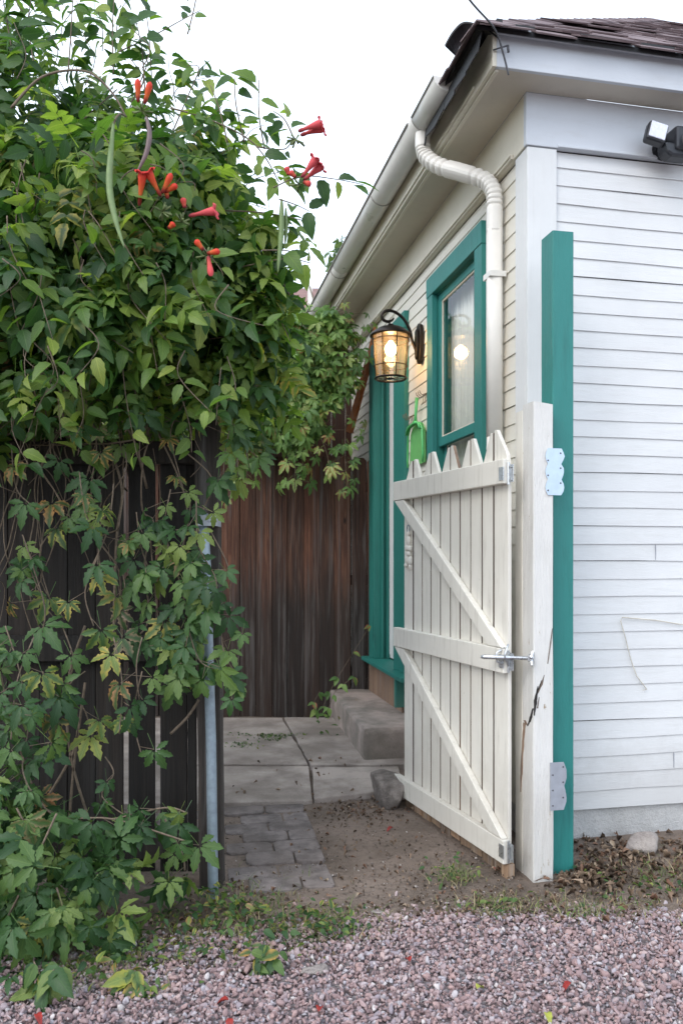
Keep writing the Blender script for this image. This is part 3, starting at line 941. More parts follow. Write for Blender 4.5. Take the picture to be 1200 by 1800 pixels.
# gutter along the side eave
GO, GZ, GR = -OS - .022 - .078, 3.935, .074
def gutter(m, s0, s1, r, z=GZ):
    n = 14; ring = []
    for s in (s0, s1):
        for sgn in (1, 0):
            rr = r if sgn else r - .003
            for k in range(n + 1):
                a = PI + PI * k / n
                ring.append(H(s, GO - rr * math.cos(a - PI) , z + rr * math.sin(a) * .92))
    q = n + 1
    fs = []
    for k in range(n):
        fs.append((k, k + 1, 2 * q + k + 1, 2 * q + k))
        fs.append((q + k + 1, q + k, 3 * q + k, 3 * q + k + 1))
        fs.append((k + 1, k, q + k, q + k + 1)); fs.append((2 * q + k, 2 * q + k + 1, 3 * q + k + 1, 3 * q + k))
    m.add(ring, fs)
    # inner back leg up to the roof
    m.hbox(s0, s1, GO + r - .003, GO + r, z, z + .012)
m = MB()
gutter(m, .205, .66, .075, GZ + .004); gutter(m, .60, 2.9, .079); gutter(m, 2.86, HD, .076, GZ - .002)
gt = m.build('gutter', M['gutter'], house, smooth=True)
m = MB()
cap = [H(.203, GO - .077 * math.cos(PI * k / 12), GZ - .077 * .92 * math.sin(PI * k / 12) + .006) for k in range(13)]
m.prism(cap, U3 * .004)
m.build('end_cap', M['gutter'], gt)
m = MB()
m.tube([H(.205, GO - .078, GZ + .004), H(.60, GO - .078, GZ + .004)], .006, 8); m.tube([H(.66, GO - .083, GZ), H(HD, GO - .083, GZ)], .0075, 8)
m.build('gutter_rim', M['gutter_rim'], gt, smooth=True)
for s in (1.55, 3.0, 4.5):
    m = MB()
    m.tube([H(s, GO - .081 * math.cos(a), GZ - .078 * math.sin(a)) for a in [PI * k / 12 for k in range(13)]], .0035, 6)
    m.build('hanger', M['gutter_rim'], gt, smooth=True)
# downpipe
pp = crom([H(.634, GO, 3.872), H(.634, GO, 3.80), H(.62, GO + .015, 3.735), H(.55, GO + .07, 3.655), H(.44, GO + .165, 3.575), H(.35, -.10, 3.50), H(.305, -.068, 3.42), H(.30, -.064, 3.33), H(.30, -.064, 3.2)], 10)
rad = []
for i, p in enumerate(pp):
    ridge = (10 < i < 34) or (44 < i < 70)
    rad.append(.042 - (.006 if (i % 3 == 0 and ridge) else 0) )
m = MB(); m.tube(pp, rad, 20, True, prof=3.0)
m.tube([H(.30, -.064, 3.215), H(.30, -.064, 2.1)], .0415, 20, True, prof=3.4)
m.tube([H(.30, -.064, 2.13), H(.30, -.064, .12)], .0395, 20, True, prof=3.4)
dp = m.build('downpipe', M['pipe'], house, smooth=False)
for p in dp.data.polygons: p.use_smooth = not (200 < p.index < 1400)
for z in (2.95, 1.1):
    m = MB(); m.hbox(.252, .348, -.108, -.105, z, z + .03); m.hbox(.252, .255, -.105, -.016, z, z + .03); m.hbox(.345, .348, -.105, -.016, z, z + .03)
    m.build('pipe_strap', M['gutter'], dp)

# window in the side wall
w0, w1, wz0, wz1 = WIN
m = MB()
cw = .115
m.hbox(w0, w0 + cw, -.040, -.002, wz0 + .03, wz1 - .13); m.hbox(w1 - cw, w1, -.040, -.002, wz0 + .03, wz1 - .13)
m.hbox(w0 - .004, w1 + .004, -.044, -.002, wz1 - .13, wz1)
m.hbox(w0 - .03, w1 + .03, -.085, -.002, wz0 - .015, wz0 + .03)
win = m.build('window', M['teal'], house, bevel=.003)
m = MB()   # jamb liner
i0, i1 = w0 + cw, w1 - cw
zi0, zi1 = wz0 + .03, wz1 - .13
m.hbox(i0, i0 + .012, -.002, .098, zi0, zi1); m.hbox(i1 - .012, i1, -.002, .098, zi0, zi1); m.hbox(i0 + .012, i1 - .012, -.002, .098, zi1 - .012, zi1)
m.hbox(i0 + .012, i1 - .012, -.002, .098, zi0, zi0 + .012)
m.build('jamb', M['teal_old'], win)
def sash(z0, z1, o0, o1, name, a0=i0 + .014, a1=i1 - .014, rw=.05):
    m = MB()
    m.hbox(a0, a0 + rw, o0, o1, z0, z1); m.hbox(a1 - rw, a1, o0, o1, z0, z1)
    m.hbox(a0 + rw, a1 - rw, o0, o1, z1 - rw, z1); m.hbox(a0 + rw, a1 - rw, o0, o1, z0, z0 + rw + .01)
    m.build(name, M['teal'], win, bevel=.003)
    m = MB()   # putty line
    p = .008
    m.hbox(a0 + rw, a0 + rw + p, o0 + .006, o1 - .018, z0 + rw + .01, z1 - rw); m.hbox(a1 - rw - p, a1 - rw, o0 + .006, o1 - .018, z0 + rw + .01, z1 - rw)
    m.hbox(a0 + rw + p, a1 - rw - p, o0 + .006, o1 - .018, z1 - rw - p, z1 - rw); m.hbox(a0 + rw + p, a1 - rw - p, o0 + .006, o1 - .018, z0 + rw + .01, z0 + rw + .01 + p)
    m.build('putty', M['cream'], win)
    m = MB()
    m.add([H(a0 + rw, o0 + .014, z0 + rw), H(a1 - rw, o0 + .014, z0 + rw), H(a1 - rw, o0 + .014, z1 - rw), H(a0 + rw, o0 + .014, z1 - rw)], [(3, 2, 1, 0)])
    m.build('pane', M['pane'], win)
sash(2.20, zi1 - .013, .004, .036, 'upper_sash')
sash(zi0 + .014, 2.26, .040, .072, 'lower_sash')
# curtains inside
def curtain(s0, s1, lab):
    m = MB(); n = int((s1 - s0) / .008); rows = 2
    for i in range(n):
        def oo(k): 
            q = s0 + (s1 - s0) * k / n
            return q, .098 + .008 * math.sin(q * 95) + .004 * math.sin(q * 41 + 1)
        a, oa = oo(i); b, ob = oo(i + 1)
        m.add([H(a, oa, wz0 - .1), H(b, ob, wz0 - .1), H(b, ob, wz1 + .05), H(a, oa, wz1 + .05)], [(3, 2, 1, 0)])
    o = m.build('curtain', M['curtain'], smooth=True)
    o.modifiers.new('solid', 'SOLIDIFY').thickness = .002
    tag(o, lab, 'curtain', 'curtains behind the side window')
curtain(w0 - .03, .93, 'narrow white net curtain on the right behind the window pane')
curtain(1.02, w1 + .1, 'wide white net curtain on the left behind the window pane')
m = MB()
m.hbox(.3, 2.0, .9, .92, .5, SOF - .07)
m.build('room_partition', M['cream'], house)

# door with teal casing
m = MB()
m.hbox(2.10, 2.245, -.042, -.002, .56, 3.20); m.hbox(2.255, 2.43, -.036, -.002, .56, 3.20)
m.hbox(3.10, 3.235, -.042, -.002, .56, 3.20); m.hbox(2.095, 3.24, -.046, -.002, 3.20, 3.33)
door = m.build('doorway', M['teal_old'], house, bevel=.004)
m = MB()
m.hbox(3.085, 3.10, -.034, .14, .56, 3.185); m.hbox(3.06, 3.085, .03, .05, .56, 3.185); m.hbox(3.045, 3.085, .075, .12, .56, 3.185)
m.hbox(2.43, 2.445, -.034, .14, .56, 3.185); m.hbox(2.43, 3.10, -.034, .14, 3.186, 3.2)
m.build('door_jamb', M['teal_old'], door, bevel=.003)
m = MB()
m.hbox(2.447, 3.04, .10, .14, .57, 3.18)
m.hbox(2.47, 2.60, .092, .10, .60, 3.15); m.hbox(2.90, 3.03, .092, .10, .60, 3.15); m.hbox(2.60, 2.90, .092, .10, 1.5, 1.65)
m.build('door_leaf', M['trim'], door, bevel=.003)
m = MB()
m.prism([H(1.93, -.12, .525), H(3.3, -.10, .525), H(3.3, .14, .525), H(1.93, .0, .525)], Vector((0, 0, .034)))
m.prism([H(2.15, -.10, .30), H(2.19, -.10, .30), H(2.19, -.015, .30), H(2.15, -.015, .30)], Vector((0, 0, .222)))
th = m.build('threshold', M['teal_old'], door, bevel=.006)
m = MB(); m.hbox(2.2, 3.28, -.03, -.018, .22, .52); m.build('kick_board', M['raw_dark'], door)  # darker wood colour stands in for the shadow under the threshold

# lean-to of dark boards where the side wall meets the neighbour
m = MB()
a = -2.2
while a < -.015:
    m.hbox(4.10, 4.125 + random.uniform(0, .006), a, min(a + .135, -.014), 0, 3.60)
    a += .142
m.hbox(4.05, 4.10, -2.2, -.06, 3.42, 3.58)
o = m.build('board_wall', M['brown_wall'], bevel=.002)
tag(o, 'dark red brown board wall closing the passage under the far eave', 'wall')
m = MB()
m.tube([P(664, 575, 7.05), P(614, 760, 7.35)], .035, 4, True, prof=6)
o = m.build('diagonal_brace', M['orange_wood'])
tag(o, 'orange stained beam leaning diagonally behind the lantern', 'beam')

# ================================================================== lantern
LC = H(1.75, -.245, 0)
lan = thing('wall_lantern', 'lit bronze coach lantern with scrolled arm on the clapboard wall', 'lantern', H(1.75, -.02, 2.85))
m = MB()
# back plate: tall rounded plaque, tapered tail
bp = [(-.035, .02), (-.05, .09), (-.05, .20), (-.035, .27), (0, .29), (.035, .27), (.05, .20), (.05, .09), (.035, .02), (0, -.005)]
m.prism([H(1.75 + a, -.016, 2.84 + b) for a, b in bp], V3 * -.028)
m.prism([H(1.75 + a * .6, -.044, 2.87 + b * .75) for a, b in bp], V3 * -.018)
m.build('back_plate', M['iron'], lan, bevel=.004)
ctr = lambda z, o=0, s=0: LC + Z3 * z + V3 * o + U3 * s
arm = crom([H(1.75, -.055, 2.93), H(1.75, -.085, 3.0), H(1.75, -.105, 3.08), H(1.75, -.15, 3.155), H(1.75, -.215, 3.20), H(1.75, -.275, 3.205), H(1.75, -.31, 3.175),
            H(1.75, -.30, 3.14), H(1.75, -.265, 3.128), H(1.75, -.235, 3.14), H(1.75, -.222, 3.158)], 6)
m = MB(); m.tube(arm, [.011] * (len(arm) - 12) + [.011 - .0005 * i for i in range(12)], 8)
m.tube([ctr(3.128, -.012), ctr(3.09, -.002)], .007, 8)
m.build('scroll_arm', M['iron'], lan, smooth=True)
m = MB()
m.lathe([(0.0, 3.112), (.022, 3.11), (.026, 3.098), (.05, 3.092), (.085, 3.082), (.118, 3.062), (.148, 3.035), (.15, 3.025), (.135, 3.022), (.0, 3.03)], LC, Z3, 24)
m.build('roof_cap', M['iron'], lan, smooth=True)
m = MB()
RT, RB, ZT, ZB = .128, .104, 3.022, 2.725
rr = lambda z: RB + (RT - RB) * (z - ZB) / (ZT - ZB)
m.lathe([(rr(ZT), ZT), (rr(2.9) + .003, 2.9), (rr(ZB), ZB)], LC, Z3, 32)
gs = m.build('glass_shade', M['lantern_glass'], lan, smooth=True)
m = MB()
for k in range(8):
    a = 2 * PI * (k + .35) / 8
    dr = Vector((math.cos(a), math.sin(a), 0))
    m.tube([LC + dr * (rr(z) + .007) + Z3 * z for z in (ZT, 2.87, ZB)], .0035, 6)
for z, r_, t_ in ((ZT - .03, rr(ZT - .03) + .008, .0035), (ZB + .085, rr(ZB + .085) + .008, .0035), (ZB, RB + .006, .008)):
    m.tube([LC + Vector((math.cos(2 * PI * k / 32), math.sin(2 * PI * k / 32), 0)) * r_ + Z3 * z for k in range(33)], t_, 6, False)
m.lathe([(0, ZB - .004), (.03, ZB - .004), (.03, ZB + .0)], LC, Z3, 12)
for k in range(4):
    a = PI * k / 4
    d = Vector((math.cos(a), math.sin(a), 0)) * RB
    m.tube([LC + d + Z3 * (ZB - .002), LC - d + Z3 * (ZB - .002)], .003, 5)
m.build('cage', M['iron'], lan, smooth=True)
m = MB()
m.lathe([(0.0, 2.885), (.022, 2.89), (.038, 2.91), (.042, 2.935), (.036, 2.958), (.022, 2.975), (.013, 2.99)], LC, Z3, 20)
m.build('bulb', M['bulb'], lan, smooth=True)
ld = bpy.data.lights.new('lantern_light', 'POINT'); ld.energy = 6.0; ld.color = (1.0, .62, .27); ld.shadow_soft_size = .047
lo = bpy.data.objects.new('lantern_light', ld); C.objects.link(lo); lo.parent = lan
lo.location = (LC + Z3 * 2.934) - ORG[lan]

# ================================================================== security light on the front frieze
SL = H(-.035, .715, 3.555)
sec = thing('security_light', 'black twin motion floodlight on the front frieze board', 'security light', SL)
m = MB(); m.lathe([(0, -.0), (.055, 0), (.055, -.03), (.04, -.045), (0, -.045)], SL - U3 * 0, U3 * 1, 20)
m.lathe([(0, .0), (.055, 0), (.055, -.03), (.04, -.045), (0, -.045)], SL, U3, 20)
m.build('base', M['black_plastic'], sec, smooth=False)
def rot_box(c, ax, ay, az, hx, hy, hz, m):
    m.span(c - ax * hx - ay * hy - az * hz, ax * 2 * hx, ay * 2 * hy, az * 2 * hz)
def lamp_head(c, yaw, tilt, roll):
    q = Matrix.Rotation(roll, 3, U3) @ Matrix.Rotation(yaw, 3, 'Z')
    ax = q @ V3; ay = q @ U3; az = q @ Z3
    q2 = Matrix.Rotation(tilt, 3, ax); ay = q2 @ ay; az = q2 @ az
    m = MB(); rot_box(c, ax, ay, az, .052, .028, .052, m)
    h = m.build('lamp_head', M['black_plastic'], sec, bevel=.014)
    m = MB(); rot_box(c - ay * .030, ax, ay, az, .043, .003, .043, m)
    m.build('lens', M['lens'], h, bevel=.01)
lamp_head(SL - U3 * .10 - V3 * .10 + Z3 * .02, R(-8), R(-6), R(17))
lamp_head(SL - U3 * .10 + V3 * .19 + Z3 * .02, R(10), R(-6), R(-14))
m = MB(); m.tube([SL - U3 * .04, SL - U3 * .07 - V3 * .06 + Z3 * .01, SL - U3 * .085 - V3 * .10 + Z3 * .02], .014, 10)
m.tube([SL - U3 * .04, SL - U3 * .07 + V3 * .06 + Z3 * .01, SL - U3 * .085 + V3 * .17 + Z3 * .02], .014, 10)
m.build('arm', M['black_plastic'], sec, smooth=True)
m = MB(); rot_box(SL - U3 * .09 + V3 * .045 - Z3 * .0, V3, U3, Z3, .055, .05, .06, m)
m.prism([SL - U3 * .045 + V3 * a + Z3 * b for a, b in ((-.065, -.02), (-.05, -.075), (-.02, -.09), (.09, -.09), (.10, -.05), (.10, -.02))], U3 * -.08)
sb = m.build('sensor_body', M['black_plastic'], sec, bevel=.014)
m = MB(); m.lathe([(0, -.055), (.022, -.052), (.036, -.04), (.042, -.02), (.044, 0)], SL - U3 * .135 + V3 * .062 - Z3 * .012, U3, 18)
m.build('sensor_dome', M['cable'], sb, smooth=True)

# service cable and the wires on the front wall
m = MB(); m.tube(crom([P(760, -90, 3.3), P(825, 0, 3.5), P(868, 50, 3.66), P(884, 95, 3.72), P(893, 132, 3.75)], 8), .0045, 6)
m.tube([P(866, 88, 3.745), P(892, 80, 3.735)], .004, 6); m.tube([P(892, 80, 3.735), P(893, 92, 3.735)], .006, 6)
o = m.build('service_cable', M['cable'], smooth=True); tag(o, 'thin dark overhead cable ending at the eave corner', 'cable')
def fp(px, py, off=-.02):   # point on the front wall plane (distance off along U)
    r = (px - 600) / F
    b = HC + U3 * off
    k = (b.x - r * b.y) / (r * V3.y - V3.x)
    q = b + V3 * k
    return Vector((q.x, q.y, CAMZ + (980 - py) / F * q.y))
m = MB(); m.tube([fp(1200, 1098), fp(1150, 1090), fp(1093, 1085), fp(1090, 1092), fp(1098, 1120), fp(1108, 1160), fp(1118, 1188), fp(1136, 1212), fp(1130, 1213)], .0028, 6)
o = m.build('wall_string', M['string']); tag(o, 'pale bent wire stapled to the front clapboards', 'wire')
m = MB(); m.tube([fp(x, y, -.04) for x, y in ((895, 124), (940, 137), (1050, 150), (1200, 167))], .0014, 5)
o = m.build('eave_wire', M['string']); tag(o, 'thin pale wire running under the front soffit', 'wire')

# ================================================================== gate post, teal post, tin plates
GPc = Vector((0.857, 3.56, 0))
m = MB()
def irregular_post(m, o, a, b, h, hz=.0, n=26, seed=0, amp=.0025, z0=-.12):
    """square post with slightly uneven faces"""
    vs = []; K = 5
    for i in range(n + 1):
        z = z0 + (h - z0) * i / n
        loop = []
        cs = [o, o + a, o + a + b, o + b]
        for c in range(4):
            p, q = cs[c], cs[(c + 1) % 4]
            for k in range(K):
                t = [0.04, .25, .5, .75, .96][k]
                pt = p.lerp(q, t)
                nn = (q - p).cross(Z3).normalized()
                pt = pt + nn * amp * noise.noise(Vector((pt.x * 15 + seed, pt.y * 15, z * 4)))
                loop.append(Vector((pt.x, pt.y, z + (hz * ((pt - o).dot(a) / a.length_squared) if i == n else 0))))
        vs += loop
    M_ = 4 * K; fs = []
    for i in range(n):
        for k in range(M_):
            k2 = (k + 1) % M_
            fs.append((i * M_ + k, i * M_ + k2, (i + 1) * M_ + k2, (i + 1) * M_ + k))
    fs.append(tuple(range(n * M_, (n + 1) * M_)))
    m.add(vs, fs)
gp = thing('gate_post', 'thick chipped white gate post with split lower half', 'gate post', GPc)
irregular_post(m, GPc, V3 * .096, U3 * .114, 2.15, -.012, 30, 3, .004)
m.build('post', M['post'], gp)
m = MB()
irregular_post(m, GPc + U3 * .116 + V3 * .0, V3 * .085, U3 * .08, 2.13, 0, 20, 8)
m.build('backing_board', M['gate'], gp)
# split and rot in the timber: dark wedges cut in and ragged bare wood
m = MB()
def wedge(pts, off=.0025, mat='fence_front'):
    q = []
    for px, py, face in pts:
        r = (px - 600) / F
        if face == 'f':
            b = GPc - U3 * off; k = (b.x - r * b.y) / (r * V3.y - V3.x); w_ = b + V3 * k
        else:
            b = GPc - V3 * off; k = (b.x - r * b.y) / (r * U3.y - U3.x); w_ = b + U3 * k
        q.append(Vector((w_.x, w_.y, CAMZ + (980 - py) / F * w_.y)))
    return q
def jag(line, wds, face, seed):
    """ragged sliver following a line in the post face"""
    r = random.Random(seed); L_, R_ = [], []
    pts = crom([Vector((x, y, 0)) for x, y in line], 6)
    for i, p in enumerate(pts):
        t = i / (len(pts) - 1) * (len(wds) - 1); k = min(int(t), len(wds) - 2); w_ = wds[k] + (wds[k + 1] - wds[k]) * (t - k)
        L_.append((p.x - w_ / 2 - r.uniform(0, .5) * w_ * .5, p.y, face)); R_.append((p.x + w_ / 2 + r.uniform(0, .5) * w_ * .5, p.y + r.uniform(-1, 1), face))
    return L_ + R_[::-1]
m.prism(wedge(jag([(945, 1206), (941, 1232), (938.6, 1258)], [.8, 4.2, 1.0], 'f', 1)), U3 * .004)
m.prism(wedge(jag([(935, 1246), (931, 1264), (926, 1276)], [1.0, 3.2, .6], 's', 2)), V3 * .004)
m.prism(wedge(jag([(951, 1196), (948, 1206), (945, 1214)], [.5, 1.4, .6], 'f', 3)), U3 * .004)
m.build('split', M['fence_front'], gp)
for ln, wd, fc, sd_ in (([(921, 1270), (918, 1310), (915, 1360), (914, 1392)], [3.5, 2.6, 2.2, .6], 's', 5), ([(921, 1266), (925, 1274)], [3, 2], 's', 6),
                    ([(956, 1186), (951, 1203), (943, 1222)], [.8, 3.0, 1.0], 'f', 7), ([(970.5, 1105), (967, 1130), (962, 1167)], [.5, 1.8, 1.2], 'f', 8), ([(947, 1226), (944, 1245)], [.6, 1.6], 'f', 9),
                    ([(940, 1549), (955, 1543), (970, 1546)], [3, 2, 2], 'f', 10)):
    m = MB(); m.prism(wedge(jag(ln, wd, fc, sd_), .002), (U3 if fc == 'f' else V3) * .004)
    m.build('bare_wood', M['raw_dark'], gp)

TP = Vector((0.970, 3.662, 0))
m = MB(); irregular_post(m, TP, V3 * .105, U3 * .12, 2.955, .0, 30, 21, .0015)
o = m.build('teal_post', M['teal'], org=TP); tag(o, 'tall square teal painted post standing behind the white gate post', 'post')
def plate(z0, z1, lab, mat, seed, a0, a1, nib):
    r = random.Random(seed)
    left, right = [], []
    n = 12
    for i in range(n + 1):
        z = z0 + (z1 - z0) * i / n
        wv = abs(math.sin(PI * i / n * nib))
        left.append((a0 + .012 * (1 - wv) * (seed % 2), z)); right.append((a1 - .014 * (1 - wv) + r.uniform(-.002, .002), z))
    pts = left + right[::-1]
    org = GPc - U3 * .006
    m = MB(); m.prism([org + V3 * a + Z3 * z for a, z in pts], U3 * .0025)
    t = thing('mending_plate', lab, 'metal plate', org + V3 * a0 + Z3 * z0, 'tin mending plates on the gate post')
    m.build('plate', mat, t)
    m = MB()
    for i in range(6):
        a = a0 + .012 + (i % 2) * (a1 - a0 - .03); z = z0 + (z1 - z0) * (.1 + .16 * i)
        m = MB(); m.lathe([(0, -.003), (.0035, -.002), (.004, 0)], org + V3 * a + Z3 * z, U3, 8)
        m.build('nail_head', M['cable'], t)
plate(1.73, 1.94, 'bright bluish tin plate nailed across the upper gate post', M['bright_galv'], 3, .055, .146, 3)
plate(.315, .53, 'dull grey scalloped tin plate near the foot of the gate post', M['dull_galv'], 4, .078, .158, 2)
m = MB(); m.tube([fp(976, 1205, -.42), fp(986, 1245, -.43)], .0015, 5)

# ================================================================== gate
gate = thing('garden_gate', 'open white picket gate with Z braces, standing in front of the house wall', 'gate', G(0, 0, 0))
NP = 10; GW = 1.125
edges = [0.0, .130, .235, .345, .455, .555, .665, .775, .885, 1.0, 1.125]
edges[-1] = GW
for k in range(NP):
    m = MB()
    t0 = edges[k] + .003 + random.uniform(0, .004); t1 = edges[k + 1] - .003 - random.uniform(0, .005)
    base = -.0 + random.uniform(.0, .02)
    pk = 2.045 - .004 * k + random.uniform(-.006, .006); sh = pk - .125
    if k % 2 == 0: top = [(t1, pk), (t1 - .022, pk + .0), (t0 + .012, sh), (t0, sh - .02)]
    else: top = [(t1, sh - .02), (t1 - .012, sh), (t0 + .022, pk), (t0, pk)]
    if k == 0: top = [(t1, pk), (t1 - .02, pk), (t0 + .01, sh), (t0, sh - .05)]
    dd = random.uniform(-.002, .002)
    pts = [(t0, base + .055), (t1, base + .055)] + top
    m.prism([G(a, -.020 + dd, z) for a, z in pts], N3 * .0185)
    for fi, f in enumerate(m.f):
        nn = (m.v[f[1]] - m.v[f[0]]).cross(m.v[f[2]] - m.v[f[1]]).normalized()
        if abs(nn.dot(G3)) > .9 and min((m.v[i_] - GH).dot(G3) for i_ in f) > .02: m.mi[fi] = 1  # bare-wood side faces, which also put the shade of the gaps into colour
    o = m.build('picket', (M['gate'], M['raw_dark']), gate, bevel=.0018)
    # bare weathered foot of each picket where the paint has gone
    m = MB(); m.prism([G(t0, -.020 + dd, base - .005 - random.uniform(0, .015)), G(t1, -.020 + dd, base - .005 - random.uniform(0, .015)), G(t1, -.020 + dd, base + .0545), G(t0, -.020 + dd, base + .0545)], N3 * .0185)
    m.build('picket_foot', M['raw'], o)
def rail(z0, z1, a=-.012, b=1.195):
    m = MB(); m.gbox(a, b, .0, .036, z0, z1); return m.build('rail', M['gate'], gate, bevel=.004)
rail(1.785, 1.897); rail(.925, 1.037); rail(.062, .170)
def brace(ta, za, tb, zb, wd):
    d = Vector((tb - ta, zb - za)).normalized(); h = wd / 2 / abs(d.y)
    m = MB()
    pts = [(ta + h, za), (tb + h, zb), (tb - h, zb), (ta - h, za)]
    m.prism([G(a, .001, z) for a, z in pts], N3 * .033); m.build('brace', M['gate'], gate, bevel=.004)
brace(1.125, 1.783, .065, 1.039, .072)
brace(1.125, .923, .065, .172, .072)
# hinges and the bolt
for z in (1.83, .98, .12):
    m = MB()
    m.tube([G(-.018, .012, z - .05), G(-.018, .012, z + .05)], .007, 8)
    m.gbox(-.018, .02, .0365, .039, z - .03, z + .03); m.gbox(-.05, -.018, .005, .0075, z - .04, z + .04)
    for dz in (-.03, .03): m.tube([G(-.035, .008, z + dz), G(-.035, .013, z + dz)], .006, 6)
    m.build('hinge', M['zinc'], gate)
m = MB()
bx0 = P(846, 1158, 3.66); bx1 = P(935, 1157, 3.555)
bx0 = G(.05, .113, .998); bx1 = GPc + Vector((-.004, -.022, 1.002))
dirn = (bx1 - bx0)
m.tube([bx0, bx0 + dirn * .06, bx0 + dirn * .55, bx0 + dirn * .56, bx1], [.007, .0105, .0105, .0075, .0075], 12)
for i in range(14):
    q = bx0 + dirn * (.6 + .028 * i); m.tube([q, q + dirn * .012], .009, 10)
lt = m.build('latch_bolt', M['zinc'], gate, smooth=True)
m = MB()
m.tube([bx1 - dirn * .10, bx1 - dirn * .03], .018, 6)
for a in range(4):
    an = a * PI / 2 + .4
    dd = Vector((0, 0, 1)) * math.sin(an) + V3.cross(Z3) * 0 + dirn.normalized().cross(Z3) * math.cos(an)
    m.tube([bx1 - dirn * .05, bx1 - dirn * .03 + dd * .032], [.009, .006], 8)
m.build('wing_nut', M['zinc'], lt)
m = MB()
cp = G(.05, .05, 1.0)
m.tube([G(.0, .02, .96), G(.0, .06, .98), G(.0, .062, 1.02), G(.0, .02, 1.04)], .005, 8); m.tube([G(-.03, .02, 1.06), G(-.03, .04, 1.01), G(-.03, .02, .96)], .005, 8)
m.build('keeper', M['zinc'], gate, smooth=True)
# bottom wood wedge under the hinge side
m = MB(); m.gbox(-.005, .04, -.03, .012, -.06, .056); o = m.build('wooden_stake', M['raw'], bevel=.004)
tag(o, 'short bare wooden stake under the hinged end of the gate', 'stake')
# small bird ornament hung on the gate
orn = thing('gate_ornament', 'small white and grey metal ornament hanging on the pickets of the gate', 'ornament', G(1.045, 0, 1.42))
def gball(m, t, d, z, rt, rd, rz):
    vs = []; tv, tf = ico(2)
    m.add([G(t + v[0] * rt, d + v[1] * rd, z + v[2] * rz) for v in tv], [tuple(f) for f in tf])
m = MB()
for (t, z, a, b) in ((1.04, 1.545, .022, .035), (1.05, 1.505, .034, .022), (1.02, 1.50, .02, .02), (1.04, 1.47, .03, .018), (1.06, 1.44, .028, .035), (1.02, 1.43, .022, .03), (1.035, 1.59, .014, .02), (1.075, 1.405, .02, .014), (1.02, 1.395, .012, .022)):
    gball(m, t, .008, z, a, .012, b)
m.build('body', M['gate'], orn, smooth=True)
m = MB(); m.tube([G(1.04 + .018 * math.cos(2 * PI * k / 16), .012, 1.615 + .022 * math.sin(2 * PI * k / 16)) for k in range(17)], .003, 6, False)
m.build('hanging_ring', M['galv'], orn, smooth=True)

# ================================================================== dustpan and hooks
dpn = thing('dustpan', 'bright green plastic dustpan hanging by its handle beside the window', 'dustpan', H(1.83, -.03, 2.3))
ds = 1.80
m = MB()
outline = [(a * 1.35, z) for a, z in [(-.135, 2.12), (-.14, 2.18), (-.125, 2.36), (-.09, 2.405), (-.03, 2.415), (.03, 2.415), (.09, 2.405), (.125, 2.36), (.14, 2.18), (.135, 2.12)]]
m.prism([H(ds + a, -.028, z) for a, z in outline], V3 * -.004)
outline = outline
pan = m.build('pan', M['green_plastic_pale'], dpn)
m = MB()
rim = [H(ds + a, -.05, z) for a, z in outline]
m.tube(rim, .008, 6)
m.tube([H(ds + a, -.066, z) for a, z in outline[2:8]], .009, 6)
m.build('raised_edge', M['green_plastic'], pan, smooth=True)
m = MB(); m.tube([H(ds, -.045, 2.41), H(ds - .015, -.05, 2.47), H(ds - .03, -.045, 2.60)], [.014, .010, .013], 8)
m.tube([H(ds - .06, -.05, 2.415), H(ds, -.055, 2.43), H(ds + .06, -.05, 2.415)], .011, 8)
m.build('handle', M['green_plastic'], dpn, smooth=True)
for k, (s, z, lab) in enumerate(((1.64, 2.60, 'rusty wire hook between the dustpan and the window casing'), (1.98, 2.50, 'rusty wire hook between the dustpan and the door casing'))):
    m = MB()
    m.tube([H(s - .06, -.02, z), H(s + .06, -.02, z + .01)], .004, 6)
    for q in (-.04, 0, .04):
        m.tube([H(s + q, -.02, z), H(s + q, -.05, z - .02), H(s + q + .01, -.07, z + .0), H(s + q + .012, -.075, z + .02)], .003, 6)
        m.tube([H(s + q, -.03, z), H(s + q - .02, -.03, z - .05), H(s + q + .0, -.04, z - .07)], .0025, 5)
    o = m.build('wall_hook', M['stem'], smooth=True); tag(o, lab, 'hook', 'wire hooks beside the dustpan')

# ================================================================== back fence
bf = thing('back_fence', 'weathered red brown board fence closing the end of the passage', 'fence', (-.4, 7.25, 0))
x = -4.0; k = 0
while x < .30:
    w_ = random.choice([.135, .14, .145]); 
    x1 = min(x + w_, .305)
    top = 2.36 + random.uniform(-.015, .015)
    y0 = 7.25 + random.uniform(-.006, .006)
    m = MB(); c = .028
    m.prism([Vector((x, y0, -.02)), Vector((x1, y0, -.02)), Vector((x1, y0, top - c)), Vector((x1 - c, y0, top)), Vector((x + c, y0, top)), Vector((x, y0, top - c))], Vector((0, .018, 0)))
    m.build('board', M['fence_back'], bf, bevel=.002)
    x = x1 + random.choice([.003, .004, .006, .012, .004]); k += 1
m = MB(); 
for z in (.35, 1.2, 2.05): m.box(-4, .3, 7.28, 7.32, z, z + .09)
m.build('rail', M['fence_back'], bf)
for xx in (-3.6, -1.7, .1):
    m = MB(); m.box(xx, xx + .09, 7.325, 7.41, 0, 2.3); m.build('post', M['fence_back'], bf)
